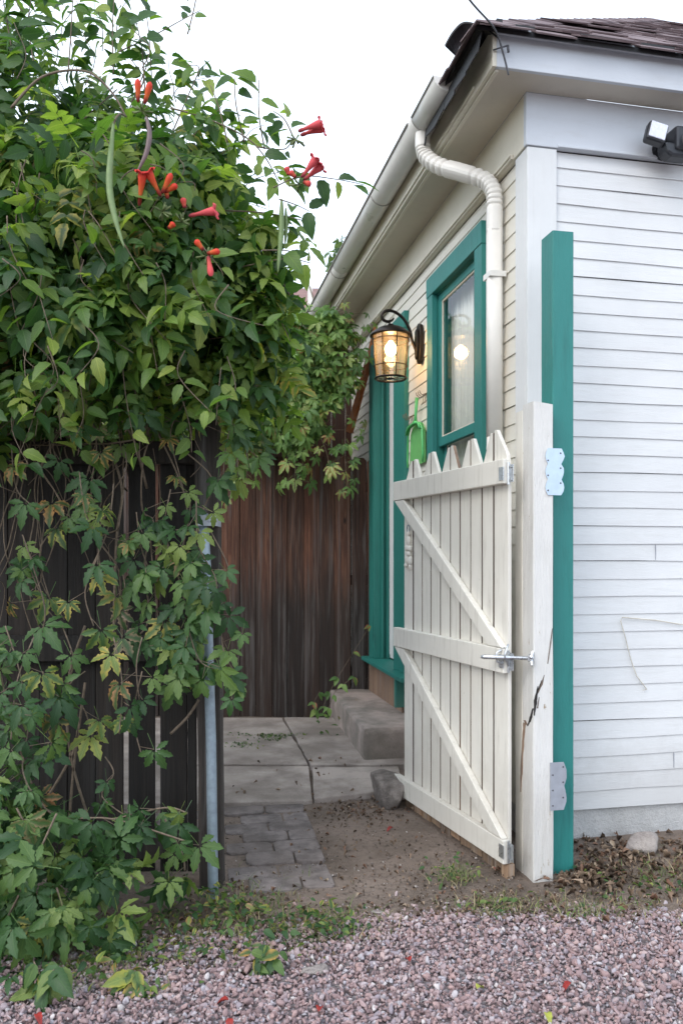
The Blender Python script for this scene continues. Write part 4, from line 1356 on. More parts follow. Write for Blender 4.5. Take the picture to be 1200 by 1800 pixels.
# pale concrete edging strip by the doorway
# ================================================================== front left fence
ff = thing('front_fence', 'blackened board fence beneath the vines at the left', 'fence', (-1.2, 3.6, 0))
x = -3.6
while x < -.66:
    w_ = random.uniform(.115, .145); x1 = min(x + w_, -.655)
    m = MB(); m.prism([Vector((x, 3.60, .03)), Vector((x1, 3.60, .03)), Vector((x1 + random.uniform(-.004, .004), 3.60, 1.98 + random.uniform(-.02, .02))), Vector((x, 3.60, 1.98))], Vector((0, .02, 0)))
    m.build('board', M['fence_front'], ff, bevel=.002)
    x = x1 + (.026 if -1.0 < x1 < -.75 else random.choice([.002, .003, .005]))
m = MB()
for z0, z1 in ((1.87, 1.97), (.985, 1.10), (.10, .22)): 
    m.box(-3.6, -.625, 3.558, 3.597, z0, z1)
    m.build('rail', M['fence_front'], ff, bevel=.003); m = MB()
m = MB(); irregular_post(m, Vector((-.625, 3.50, 0)), Vector((.10, 0, 0)), Vector((0, .10, 0)), 2.07, 0, 24, 5, .004)
for v in m.v: v.x -= .022 * v.z / 2.07
m.build('post', M['fence_post'], ff)
m = MB(); 
a = [P(375, 1580, 3.42), P(371, 1300, 3.42), P(362, 1000, 3.42), P(357, 903, 3.42)]
pole = thing('steel_pole', 'grey galvanised pole strapped to the end post of the left fence', 'pole', a[0])
m.tube([a[0] - Z3 * .06] + a, .0225, 20); m.build('tube', M['galv'], pole, smooth=True)
m = MB()
b0 = P(358, 916, 3.42)
m.tube([b0 + Vector((.031 * math.cos(t), .031 * math.sin(t), 0)) for t in [PI * .15 + PI * 1.9 * k / 20 for k in range(21)]], .004, 4, False)
m.box(b0.x - .028, b0.x + .060, b0.y - .034, b0.y - .031, b0.z - .022, b0.z + .022)
m.box(b0.x + .057, b0.x + .060, b0.y - .030, b0.y + .10, b0.z - .022, b0.z + .022)
for q in (.03, .05): m.lathe([(0, -.004), (.006, -.003), (.007, 0)], Vector((b0.x + q, b0.y - .034, b0.z)), Vector((0, 1, 0)), 8)
m.build('pole_strap', M['dull_galv'], pole, bevel=.001)

# ================================================================== doorstep and rocks
m = MB()
A = Vector((.159, 5.56, 0)); Bf = Vector((-.105, 7.235, 0)); 
A2 = A + V3 * .5; B2 = Bf + V3 * .38
def warp_block(pts, z1, seed, name, mat, bev):
    bm = bmesh.new()
    vs = [bm.verts.new((p.x, p.y, z)) for z in (-.03, z1) for p in pts]
    n = len(pts)
    bm.faces.new(vs[:n][::-1]); bm.faces.new(vs[n:])
    for i in range(n): bm.faces.new((vs[i], vs[(i + 1) % n], vs[n + (i + 1) % n], vs[n + i]))
    bmesh.ops.bevel(bm, geom=bm.edges[:], offset=bev, segments=3, affect='EDGES')
    bmesh.ops.subdivide_edges(bm, edges=[e for e in bm.edges if e.calc_length() > .1], cuts=7, use_grid_fill=True)
    bm.normal_update()
    for v in bm.verts:
        d = noise.noise(v.co * 9 + Vector((seed, 0, 0))) * .005 + noise.noise(v.co * 30) * .0018
        v.co += v.normal * d
    c = sum((Vector(p) for p in pts), Vector()) / n
    for v in bm.verts: v.co -= Vector((c.x, c.y, 0))
    me = bpy.data.meshes.new(name); bm.to_mesh(me); bm.free()
    return link_mesh(name, me, mat, None, Vector((c.x, c.y, 0)), True)
o = warp_block([A, A2, B2, Bf], .25, 2, 'concrete_step', M['step'], .009)
tag(o, 'low worn concrete doorstep below the teal threshold', 'doorstep')

def rock(c, r, seed, mat, lab, squash=(1, 1, .8), rotz=0.0, cuts=7):
    bm = bmesh.new(); bmesh.ops.create_icosphere(bm, subdivisions=4, radius=1)
    rd = random.Random(seed)
    for k in range(cuts):
        d = Vector((rd.gauss(0, 1), rd.gauss(0, 1), rd.gauss(0, 1))).normalized(); h = rd.uniform(.45, .75)
        for v in bm.verts:
            q = v.co.dot(d)
            if q > h: v.co -= d * (q - h) * .93
    for v in bm.verts:
        v.co += v.co.normalized() * (noise.noise(v.co * 2.2 + Vector((seed, 0, 0))) * .07 + noise.noise(v.co * 8) * .02)
        v.co = Vector((v.co.x * squash[0], v.co.y * squash[1], v.co.z * squash[2])) * r
    bmesh.ops.rotate(bm, verts=bm.verts[:], cent=(0, 0, 0), matrix=Matrix.Rotation(rotz, 3, 'Z'))
    me = bpy.data.meshes.new('rock'); bm.to_mesh(me); bm.free()
    o = link_mesh('rock', me, mat, None, Vector(c), True)
    return tag(o, lab, 'rock')
rk = rock(P(686, 1388, 4.72) , .17, 5, M['rock'], 'angular grey brown rock propping the free end of the gate', (.82, 1.0, .95), .4, 12)
rk.location.z = .075
rk2 = rock((1.47, 3.93, .04), .10, 11, M['pale_rock'], 'pale pinkish rock lying at the foot of the house foundation', (1.1, .8, .75), .3)
rk3 = rock(P(555, 1708, 2.76), .045, 3, M['pale_rock'], 'long white chip of stone lying on the gravel', (1.2, .45, .45), .35); rk3.location.z = .022
rk4 = rock(P(663, 1604, 3.24), .022, 8, M['pale_rock'], 'tiny bluish white stone on the soil before the gate', (1.2, .7, .4), .1); rk4.location.z = .008

# ================================================================== neighbour house far behind
nh = thing('far_house', 'distant house with faded red roof beyond the back fence', 'house', (-1.5, 18, 0))
m = MB(); m.box(-6.5, 2.0, 18, 24, 0, 6.6); m.build('wall', M['far_wall'], nh)
m = MB(); m.add([(-7, 17.5, 6.55), (2.4, 17.5, 6.55), (2.4, 21, 8.55), (-7, 21, 8.55), (-7, 24.5, 6.55), (2.4, 24.5, 6.55)], [(0, 1, 2, 3), (3, 2, 5, 4), (0, 3, 4), (1, 5, 2)])
m.build('roof', M['far_roof'], nh)
m = MB(); m.box(-.73, -.63, 17.2, 17.32, 5.5, 7.3); m.build('roof_post', M['white_pvc'], nh)

# ================================================================== FOLIAGE
PAL = [palmate(i) for i in range(5)]
PALN = [palmate(10 + i, .2, 9) for i in range(5)]
PIN = [pinnate(i, random.choice([2, 3, 3])) for i in range(6)]
SING = [leaflet(1.0, .52, 9, .07, random.Random(i).uniform(.08, .3), random.Random(i + 9).uniform(.15, .6), 0, (0, 0, 0), .8, random.Random(i + 3).uniform(-.4, .4)) for i in range(5)]
CURL = [leaflet(1.0, .6, 6, .15, random.Random(i).uniform(.5, 1.3), random.Random(i + 2).uniform(-.6, 1.0), 0, (0, 0, 0), .8, random.Random(i + 5).uniform(-1.2, 1.2)) for i in range(6)]
MINI = [leaflet(1.0, .55, 4, 0, .15, .2) for i in range(1)]

def blob_points(blobs, n, thin=0.0, seed=0, shell=.5, top=None):
    """points inside a union of ellipsoids, crowded towards their surfaces, with noise-shaped gaps"""
    vol = np.array([b[3] * b[4] * b[5] * (b[6] if len(b) > 6 else 1) for b in blobs]); vol = vol / vol.sum()
    out, nr = [], []
    while len(out) < n:
        b = blobs[rng.choice(len(blobs), p=vol)]
        d = rng.normal(size=3); d /= np.linalg.norm(d)
        r = rng.random() ** (1 / 3) if rng.random() < .4 else rng.uniform(shell, 1.05)
        c = P(b[0], b[1], b[2])
        p = np.array(c) + d * r * np.array((b[3], b[4], b[5]))
        if nz(p, 3.2, seed) < thin - .25 * (1 - r) + (.42 * min(1, max(0, (p[2] - top) / .5)) if top else 0): continue
        out.append(p); nr.append(d * r)
    return np.array(out), np.array(nr)

def leaf_dirs(nr, out=.7, up=.5, jit=.55, cam=.3):
    N = len(nr)
    nrm = nr * out + np.array((0, -cam, up)) + rng.normal(size=(N, 3)) * jit
    tip = nr * .55 + np.array((0, -.15, -.75)) + rng.normal(size=(N, 3)) * .45
    return nrm, tip

def wander(a, b, n=7, amp=.06, seed=0):
    a, b = Vector(a), Vector(b)
    pts = []
    for i in range(n + 1):
        t = i / n
        q = a.lerp(b, t) + Vector((noise.noise(Vector((t * 3, seed, 0))), noise.noise(Vector((t * 3, seed, 5))), noise.noise(Vector((t * 3, seed, 9))))) * amp * (1 if 0 < i < n else 0)
        pts.append(q)
    return crom(pts, 4)

# ---- trumpet vine: the big crown over the fence
tvn = thing('trumpet_vine', 'big trumpet vine with orange red flowers arching over the left fence', 'vine', (-1.0, 3.7, 0))
blobs = [(-120, 300, 3.7, .8, .7, .75), (60, 330, 3.6, .62, .55, .46), (230, 370, 3.4, .50, .45, .42), (370, 420, 3.4, .26, .35, .36), (440, 500, 3.4, .13, .25, .26),
         (60, 520, 3.4, .75, .45, .36), (280, 540, 3.35, .48, .42, .36), (400, 600, 3.5, .24, .30, .30), (440, 690, 3.55, .13, .2, .24, .8),
         (50, 180, 3.8, .5, .45, .30, .55), (170, 205, 3.6, .34, .35, .22, .6), (290, 280, 3.45, .25, .3, .2, .8), (110, 70, 3.9, .48, .4, .26, .30), (-60, 60, 3.9, .4, .4, .4, .5), (30, 690, 3.4, .45, .25, .2, 1.0), (-200, 650, 3.5, .5, .35, .35), (180, 670, 3.55, .35, .2, .14, .6),
         (380, 300, 3.35, .2, .28, .16, .8), (420, 360, 3.3, .16, .2, .16)]
pos, nr = blob_points(blobs, 4700, -.08, 4, .62, 2.85)
nrm, tip = leaf_dirs(nr)
pyv = 980 - (pos[:, 2] - CAMZ) / pos[:, 1] * F
aut = np.where(rng.random(len(pos)) < .06, rng.uniform(.4, .9, len(pos)), 0)
scatter_leaves('foliage', PIN, pos, nrm, tip, rng.uniform(.10, .215, len(pos)), M['trumpet'], tvn, aut)
# inner shade leaves (small, near the stems)
pos, nr = blob_points([b for b in blobs[:9]] + [(-20, 745, 3.8, .5, .15, .2), (60, 640, 4.1, 1.1, .35, .5), (-250, 600, 4.2, 1.0, .5, .8), (330, 650, 4.0, .35, .3, .35)], 3000, -.5, 9, .1)
pos[:, 1] += .12
nrm, tip = leaf_dirs(nr)
scatter_leaves('inner_foliage', PIN, pos, nrm, tip, rng.uniform(.14, .22, len(pos)), M['trumpet'], tvn)
m = MB()
for i in range(46):
    b = random.choice(blobs[:13]); c = P(b[0], b[1], b[2])
    p0 = Vector((random.uniform(-2.4, -.75), random.uniform(3.45, 3.8), random.uniform(1.5, 2.0)))
    p1 = c + Vector((random.uniform(-1, 1) * b[3], random.uniform(-1, 1) * b[4], random.uniform(-1, 1.0) * b[5]))
    r0 = random.uniform(.003, .009)
    pts = wander(p0, p1, 6, .3, i * 3.3)
    m.tube(pts, [r0 * (1 - .7 * k / len(pts)) for k in range(len(pts))], 6)
m.build('stems', M['stem'], tvn, smooth=True)
# outlying sprays: polyline in the photo's frame + depth, with single leaflets set along it
m = MB()
sp_pos, sp_n, sp_t, sp_s = [], [], [], []
def spray(pl, Y, step=.055, size=.085, r=.0032, dY=0.0, skip=0.0, spread=1.0):
    pts = crom([P(px, py, Y + dY * i / max(1, len(pl) - 1)) for i, (px, py) in enumerate(pl)], 6)
    m = MB(); m.tube(pts, [r * (1 - .55 * k / len(pts)) for k in range(len(pts))], 6)
    m.build('shoot', M['stem'], tvn, smooth=True)
    acc = 0; side = 1
    for a, b in zip(pts[:-1], pts[1:]):
        acc += (b - a).length
        if acc > step:
            acc = 0
            if random.random() < skip: continue
            t = (b - a).normalized()
            for sg in ((1, -1) if random.random() < .6 else (side,)):
                lat = t.cross(Vector((0, -1, 0)))
                d = lat * sg * spread + t * .5 + Vector((random.gauss(0, .25), random.gauss(0, .4), random.gauss(0, .25) - .45))
                sp_pos.append(np.array(b + d.normalized() * .012)); sp_t.append(np.array(d))
                sp_n.append(np.array((random.gauss(0, .45), -.7 + random.gauss(0, .4), .6 + random.gauss(0, .4)))); sp_s.append(size * random.uniform(.7, 1.2))
            side = -side
spray([(20, 190), (75, 135), (150, 125), (195, 160), (222, 205)], 3.05, .09, .075, .006, 0, .4)
spray([(300, 190), (360, 207), (430, 240), (465, 275), (490, 320)], 3.1, .05, .08, .004)
spray([(400, 250), (385, 190), (370, 150)], 3.1, .045, .075)
spray([(430, 250), (415, 185), (412, 135)], 3.12, .05, .085)
spray([(465, 262), (455, 200), (455, 140)], 3.15, .05, .085)
spray([(450, 258), (500, 262), (515, 240)], 3.1, .045, .045)
spray([(515, 240), (500, 210), (480, 195)], 3.1, .03, .07)
spray([(480, 330), (530, 310), (590, 315), (640, 325)], 3.05, .05, .085, .0028)
spray([(490, 350), (520, 360), (545, 372)], 3.05, .05, .09, .0028)
spray([(370, 370), (440, 372), (490, 378), (543, 390)], 3.15, .2, .05, .0035, 0, .6)
spray([(460, 440), (500, 440), (520, 445)], 3.1, .08, .10)
spray([(200, 95), (265, 65), (320, 35), (352, 18)], 3.3, .09, .05, .003, 0, .2)
spray([(120, 130), (125, 60), (128, 0), (130, -60)], 3.3, .06, .075)
spray([(200, 130), (198, 60), (200, 10), (205, -50)], 3.3, .05, .09)
spray([(255, 160), (250, 90), (240, 40)], 3.25, .05, .10)
spray([(300, 240), (330, 170), (350, 120), (330, 115)], 3.25, .05, .085)
spray([(60, 110), (50, 40), (60, -20)], 3.3, .05, .10)
spray([(20, 80), (10, 20), (0, -30)], 3.3, .05, .10)
spray([(280, 240), (268, 150), (262, 60), (255, 10)], 3.35, .07, .08)
spray([(330, 60), (345, -10), (330, -40)], 3.4, .05, .05)
spray([(420, 470), (500, 455), (545, 462)], 3.15, .07, .085)
spray([(440, 520), (480, 480), (510, 520)], 3.2, .05, .09)
spray([(440, 600), (485, 560), (510, 600)], 3.25, .05, .09)
for (x0, y0, x1, y1) in ((30, 140, 20, 20), (90, 130, 80, 10), (150, 150, 160, 30), (230, 180, 240, 60), (290, 200, 300, 90), (340, 240, 400, 170), (390, 270, 470, 210), (0, 60, -20, -40), (110, 80, 130, -20), (180, 90, 175, -10), (60, 60, 75, -30), (310, 180, 350, 130), (430, 330, 500, 290), (250, 120, 255, 20), (205, 60, 225, -20), (40, 20, 30, -60), (450, 400, 510, 400)):
    spray([(x0, y0), (x0 * .65 + x1 * .35 + random.uniform(-22, 22), y0 * .65 + y1 * .35), (x0 * .3 + x1 * .7 + random.uniform(-22, 22), y0 * .3 + y1 * .7), (x1 + random.uniform(-30, 40), y1 + random.uniform(0, 25))], random.uniform(3.15, 3.6), .03, .092, .0024, 0, .02)
for i in range(14):   # ends trailing from the underside
    x0 = random.uniform(0, 430); y0 = random.uniform(620, 700)
    spray([(x0, y0), (x0 + random.uniform(-20, 20), y0 + 60), (x0 + random.uniform(-30, 30), y0 + random.uniform(90, 170))], random.uniform(3.05, 3.3), .045, .08, .0024, 0, .1)
for i in range(34):   # free shoots all over the crown face
    x0 = random.uniform(0, 420); y0 = random.uniform(220, 640)
    spray([(x0, y0), (x0 + random.uniform(-30, 50), y0 + random.uniform(10, 60)), (x0 + random.uniform(-40, 70), y0 + random.uniform(60, 130))], random.uniform(2.85, 3.0), .045, .085, .0026, 0, .1)
scatter_leaves('shoot_leaves', SING, np.array(sp_pos), np.array(sp_n), np.array(sp_t), np.array(sp_s), M['trumpet'], tvn)

# flowers
def flower_mesh(L, kind):
    prof = [(.004, 0), (.008, .06), (.009, .16), (.0085, .2), (.0075, .26), (.010, .45), (.015, .68), (.019, .86), (.018, .93)]
    n = 20; vs = []; dat = []
    rings = prof if kind == 'open' else [(.004, 0), (.008, .08), (.0095, .2), (.0085, .24), (.010, .4), (.013, .65), (.014, .8), (.010, .93), (.003, 1.0)]
    for (r, t) in rings:
        for k in range(n):
            a = 2 * PI * k / n
            vs.append((r * math.cos(a), r * math.sin(a), t * L)); dat.append(t)
    if kind == 'open':
        for r, t in ((.028, 1.0), (.036, 1.0), (.038, .97)):
            for k in range(n):
                a = 2 * PI * k / n
                lob = .68 + .32 * abs(math.cos(2.5 * a)) ** .6
                vs.append((r * lob * math.cos(a), r * lob * math.sin(a), t * L + .004 * math.cos(5 * a))); dat.append(1.0)
    nr_ = len(vs) // n
    fs = [(i * n + k, i * n + (k + 1) % n, (i + 1) * n + (k + 1) % n, (i + 1) * n + k) for i in range(nr_ - 1) for k in range(n)]
    return np.array(vs), np.array(fs), np.array(dat)
def flower(name, px, py, Y, ang, L, kind='open', pink=0.0, toward=.2):
    """ang: direction in the picture plane, 0 = right, 90 = up"""
    vs, fs, dt = flower_mesh(L, kind)
    L *= .9; vs = vs * np.array((.82, .82, .9)) 
    ax = Vector((math.cos(R(ang)), -toward, math.sin(R(ang)))).normalized()
    q = ax.to_track_quat('Z', 'Y').to_matrix()
    W = vs @ np.array(q).T + np.array(P(px, py, Y))
    # slight bend
    W[:, 2] -= .06 * L * (dt ** 2) * (1 if ang < 60 else 0)
    raw_mesh(name, W, fs, M['flower'], tvn, (0, 0, 0), np.stack([np.full(len(dt), pink), np.zeros(len(dt)), dt], 1), None, True)
flower('bud', 243, 180, 2.85, 88, .085, 'bud'); flower('bud', 254, 183, 2.85, 70, .085, 'bud')
flower('flower', 245, 362, 2.85, 78, .125, 'open', 0, .35); flower('flower', 283, 345, 2.85, 118, .10, 'open', 0, .4)
flower('bud', 285, 340, 2.85, 60, .085, 'bud'); flower('bud', 290, 338, 2.86, 28, .06, 'bud'); flower('bud', 295, 350, 2.87, 100, .05, 'bud')
flower('flower', 332, 380, 2.9, 12, .115, 'open', 1.0, .1); flower('bud', 325, 366, 2.9, 100, .04, 'bud', .6)
flower('bud', 296, 402, 2.87, 40, .035, 'bud'); flower('bud', 358, 440, 2.87, 130, .05, 'bud'); flower('bud', 364, 446, 2.87, 10, .055, 'bud'); flower('bud', 366, 450, 2.87, -80, .085, 'bud', .8)
flower('flower', 524, 231, 3.05, 22, .105, 'open', 1.0, .0); flower('flower', 528, 238, 3.08, 18, .105, 'open', 1.0, .1)
flower('flower', 530, 312, 3.0, 52, .10, 'open', 1.0, .1); flower('flower', 533, 318, 3.03, 40, .10, 'open', 1.0, .1)
flower('bud', 533, 320, 3.0, -20, .035, 'bud', .5); flower('bud', 520, 312, 3.0, 140, .035, 'bud', .5); flower('bud', 508, 308, 3.02, 110, .035, 'bud', .8)
m = MB()
for cx, cy, Y in ((250, 195, 2.86), (285, 372, 2.88), (362, 450, 2.9), (520, 245, 3.08), (527, 325, 3.03), (320, 390, 2.92)):
    m = MB()
    for i in range(14):
        c = P(cx, cy, Y); d = Vector((random.gauss(0, 1), random.gauss(0, .6), random.gauss(.2, .8))).normalized()
        m.tube([c, c + d * random.uniform(.02, .045)], [.0018, .0042], 6)
    m.build('flower_stalk', M['green_stem'], tvn, smooth=True)
# seed pods
def pod(pl, Y, r, mat):
    pts = crom([P(px, py, Y) for px, py in pl], 6); n = len(pts)
    m = MB(); m.tube(pts, [max(.0015, r * math.sin(PI * min(1, (.06 + .92 * k / (n - 1)))) ** .75) for k in range(n)], 10, True, prof=1.6)
    m.build('seed_pod', mat, tvn, smooth=True)
pod([(200, 215), (195, 270), (193, 330), (203, 385), (219, 436)], 2.82, .0125, M['pod'])
pod([(257, 205), (263, 235), (257, 270), (240, 305)], 2.84, .010, M['pod_brown'])
pod([(495, 350), (494, 410), (488, 480)], 3.1, .011, M['pod'])
pod([(502, 365), (503, 400), (501, 430)], 3.12, .007, M['pod'])
m = MB(); m.tube(crom([P(222, 205, 2.95), P(212, 200, 2.85), P(204, 208, 2.82), P(200, 218, 2.82)], 5), .0035, 6); m.build('pod_stalk', M['stem'], tvn, smooth=True)

# ---- creeper strands
def strands(name, label, pls, mat, tmpl, size, org, step=.065, autumn=.15, stemr=.0028, group=None, inward=None, jitter=.05, extra=None):
    t = thing(name, label, 'vine', org, group)
    m = MB(); Pp, Nn, Tt, Ss, Aa = [], [], [], [], []
    for pl, Y, den, au in pls:
        m = MB()
        pts = crom([P(px, py, Y if not isinstance(Y, tuple) else Y[0] + (Y[1] - Y[0]) * i / (len(pl) - 1)) for i, (px, py) in enumerate(pl)], 6)
        m.tube(pts, stemr, 5)
        acc = 0
        for a, b in zip(pts[:-1], pts[1:]):
            seg = (b - a).length; acc += seg * den
            while acc > step:
                acc -= step
                off = Vector((random.gauss(0, jitter), random.gauss(0, jitter * .6) - .03, random.gauss(0, jitter * .5)))
                q = a.lerp(b, random.random()) + off
                m.tube([a, q], .0013, 4)
                Pp.append(np.array(q)); Nn.append(np.array((random.gauss(off.x * 6, .35), -.85 + random.gauss(0, .25), .45 + random.gauss(0, .3))))
                Tt.append(np.array((random.gauss(off.x * 8, .35), -.1, -1 + random.gauss(0, .25)))); Ss.append(size * random.uniform(.6, 1.25))
                Aa.append(random.uniform(.5, 1) if random.random() < au else 0)
        m.build('stem', M['stem'], t, smooth=True)
    if extra is not None:
        pos, nr, sz, au = extra
        nrm, tip = leaf_dirs(nr, .5, .5, .45, .5)
        Pp += list(pos); Nn += list(nrm); Tt += list(tip); Ss += list(size * rng.uniform(*sz, len(pos))); Aa += list(np.where(rng.random(len(pos)) < au, rng.uniform(.4, 1, len(pos)), 0))
    scatter_leaves('foliage', tmpl, np.array(Pp), np.array(Nn), np.array(Tt), np.array(Ss), mat, t, np.array(Aa))
    return t

# right-hand curtain, over the end post and the steel pole
S1 = [([(430, 660), (410, 730), (395, 800), (392, 870)], 3.35, 1.2, .15), ([(330, 700), (300, 760), (320, 850), (330, 900)], 3.4, .5, .4), ([(300, 860), (290, 930), (310, 1000), (330, 1080), (345, 1160), (350, 1215)], 3.3, 2.2, .03),
      ([(345, 880), (350, 960), (380, 1020), (375, 1080)], 3.25, 1.6, .02), ([(265, 950), (270, 1010), (280, 1100), (300, 1180)], 3.3, 1.6, .12), ([(370, 1000), (385, 1080), (395, 1150), (420, 1190)], 3.28, 1.5, .05),
      ([(330, 1100), (350, 1160), (385, 1180), (410, 1200)], 3.25, 1.6, .05), ([(450, 690), (430, 760), (440, 830)], 3.5, .9, .2), ([(285, 1090), (300, 1150), (330, 1200)], 3.27, 1.2, .1),
      ([(400, 720), (415, 780), (418, 840)], 3.4, .9, .25), ([(240, 900), (248, 960), (262, 1000)], 3.3, 1.2, .2)]
strands('creeper_vine', 'five leaved creeper curtain hanging over the end post and steel pole', S1, M['creeper'], PAL, .088, P(350, 1200, 3.4), .062, .1, jitter=.045, group='creepers on the left fence')
S2 = [([(60, 640), (80, 720), (90, 800)], 3.3, 1.0, .1), ([(150, 700), (170, 780), (160, 860), (170, 900)], 3.3, 1.0, .7), ([(20, 780), (30, 860), (60, 900), (50, 980), (70, 1040)], 3.25, .8, .55),
      ([(140, 830), (150, 900), (175, 960), (150, 1040), (165, 1100)], 3.2, 1.0, .5), ([(75, 830), (110, 900), (70, 970), (90, 1060)], 3.3, .9, .3), ([(200, 850), (190, 930), (160, 1000)], 3.25, .7, .6),
      ([(40, 940), (60, 1000), (80, 1080), (60, 1150)], 3.2, .9, .3), ([(215, 1000), (225, 1070), (215, 1110)], 3.3, 1.0, .8), ([(90, 640), (40, 700), (20, 760)], 3.2, 1.6, .1), ([(230, 660), (240, 710), (220, 760)], 3.2, 1.0, .3), ([(120, 660), (110, 720), (125, 770)], 3.2, 1.3, .1), ([(170, 640), (200, 720), (215, 800)], 3.35, .8, .2),
      ([(110, 1100), (130, 1160), (120, 1200), (110, 1240)], 3.15, .9, .15), ([(200, 1120), (215, 1200), (210, 1290)], 3.15, 1.0, .2), ([(150, 1180), (120, 1210), (150, 1250), (170, 1330)], 3.25, .8, .3), ([(250, 1180), (235, 1260), (250, 1330)], 3.2, .8, .15), ([(75, 1180), (100, 1260), (80, 1340)], 3.1, 1.0, .15), ([(250, 1120), (240, 1170), (245, 1230)], 3.2, .6, .1),
      ([(10, 1100), (35, 1180), (50, 1270), (40, 1350), (60, 1400)], (3.1, 3.0), 1.6, .1), ([(60, 1120), (30, 1200), (20, 1300)], (3.1, 3.0), 1.3, .15), ([(-60, 700), (-40, 900), (-50, 1200), (-60, 1500)], 3.1, 1.6, .15), ([(-150, 700), (-140, 1100), (-150, 1500)], 3.2, 1.6, .15),
      ([(185, 1330), (200, 1360), (180, 1400), (230, 1440)], 3.2, 1.0, .1)]
strands('creeper_vine', 'yellowing five leaved creeper trailing down the dark fence boards', S2, M['creeper'], PALN, .098, P(120, 1300, 3.3), .088, .2, jitter=.05, group='creepers on the left fence')
mound = [(60, 1520, 3.0, .30, .26, .24), (180, 1470, 3.1, .22, .2, .16), (150, 1590, 2.95, .26, .22, .17), (260, 1450, 3.25, .14, .14, .12), (30, 1650, 2.75, .25, .2, .12), (-120, 1550, 3.0, .4, .35, .35), (10, 1400, 3.05, .14, .15, .2), (270, 1550, 3.15, .13, .12, .08)]
pos, nr = blob_points(mound, 340, -.2, 14, .5)
strands('creeper_vine', 'dense green creeper mound heaped at the foot of the left fence', [([(30, 1420), (60, 1500), (20, 1590), (60, 1680)], 2.95, 1.0, .1), ([(0, 1180), (40, 1330), (90, 1430), (200, 1440), (330, 1480)], 3.1, .5, .1), ([(100, 1430), (40, 1560), (0, 1640)], 2.85, .4, .1),
        ([(200, 1440), (290, 1420), (330, 1430)], 3.15, 1.5, .05), ([(290, 1440), (320, 1500), (325, 1530)], 3.2, 1.3, .05), ([(100, 1560), (120, 1640), (90, 1700)], 2.85, 1.5, .05)], M['creeper'], PALN, .098, P(120, 1600, 3.0), .07, .05, stemr=.004, extra=(pos, nr, (.7, 1.25), .06), group='creepers on the left fence')
# bare woody stems tangled on the fence
m = MB()
for i in range(26):
    x0 = random.uniform(-20, 330); y0 = random.uniform(640, 800)
    Yb = random.uniform(3.35, 3.5)
    L_ = random.uniform(120, 420)
    m.tube(wander(P(x0, y0, Yb), P(x0 + random.uniform(-90, 90), y0 + L_, Yb), 6, .14, i * 2.1), random.uniform(.0015, .004), 5)
for pl in ([(300, 1290), (330, 1260), (350, 1230)], [(170, 1480), (125, 1330), (120, 1200), (150, 1100)], [(120, 1480), (130, 1350), (150, 1200)], [(60, 1440), (130, 1320), (135, 1250)], [(200, 1120), (205, 950), (215, 860), (190, 780)]):
    m.tube(crom([P(x, y, 3.42) for x, y in pl], 6), .006, 6)
o = m.build('woody_stems', M['stem'], smooth=True); tag(o, 'tangle of bare brown woody stems on the dark fence', 'stems')

# ---- vine over the back fence
fb = [(540, 725, 6.95, .28, .14, .2), (430, 790, 6.95, .2, .12, .14, .6), (470, 620, 7.0, .35, .2, .35), (555, 585, 6.95, .30, .18, .20), (520, 640, 6.95, .36, .2, .28), (590, 620, 6.95, .22, .14, .25), (480, 700, 7.0, .36, .2, .30), (560, 700, 6.95, .22, .13, .25), (605, 680, 6.95, .13, .1, .28), (520, 770, 6.95, .2, .1, .12, .7), (440, 760, 7.0, .25, .2, .2), (400, 700, 7.1, .5, .2, .5), (300, 700, 7.1, .6, .2, .5)]
pos, nr = blob_points(fb, 3100, -.2, 33, .55)
strands('creeper_vine', 'pale creeper draped over the top of the back fence', [([(530, 740), (520, 800), (518, 860)], 6.9, 2.5, .1), ([(608, 720), (606, 800), (612, 870)], 6.9, 1.6, .15), ([(420, 760), (415, 820), (425, 870)], 6.95, 2, .2), ([(600, 540), (625, 590), (635, 640)], 6.95, 2.2, .1),
        ([(560, 760), (575, 800), (580, 840)], 6.9, 1.2, .6), ([(640, 570), (632, 600), (625, 650)], 6.95, 1.3, .0), ([(500, 560), (560, 545), (610, 550)], 6.95, 2.5, .0)],
        M['far_creeper'], PAL, .095, P(540, 900, 7.0), .075, .1, jitter=.07, extra=(pos, nr, (.7, 1.3), .13))

# ---- trees behind the back fence
def tree(name, lab, x, y, h, r, n, mat, size):
    t = thing(name, lab, 'tree', (x, y, 0), 'trees beyond the back fence')
    m = MB(); m.tube([Vector((x, y, 0)), Vector((x + .05, y, h * .4)), Vector((x - .05, y + .05, h * .75))], [r * .12, r * .08, r * .03], 8)
    for i in range(9):
        a = random.uniform(0, 2 * PI); z0 = h * random.uniform(.3, .6)
        m.tube([Vector((x, y, z0)), Vector((x + math.cos(a) * r * .45, y + math.sin(a) * r * .45, z0 + h * .15)), Vector((x + math.cos(a) * r * .8, y + math.sin(a) * r * .8, z0 + h * .28))], [r * .05, r * .03, r * .01], 6)
    m.build('trunk', M['stem'], t, smooth=True)
    pts = []
    cl = [(x + random.gauss(0, r * .45), y + random.gauss(0, r * .45), h * random.uniform(.38, .92), r * random.uniform(.3, .5)) for _ in range(14)]
    for _ in range(n):
        c = random.choice(cl); d = np.array([random.gauss(0, 1) for _ in range(3)]); d /= np.linalg.norm(d)
        pts.append(np.array(c[:3]) + d * c[3] * random.uniform(.5, 1))
    pts = np.array(pts); nn = rng.normal(size=pts.shape) * .6 + np.array((0, -.3, .6)); tt = rng.normal(size=pts.shape) * .6 + np.array((0, 0, -.6))
    scatter_leaves('crown', MINI, pts, nn, tt, rng.uniform(.7, 1.2, len(pts)) * size, mat, t)
tree('tree', 'pale green tree just behind the back fence at its left', -1.9, 9.2, 3.6, 1.2, 5200, M['tree'], .12)
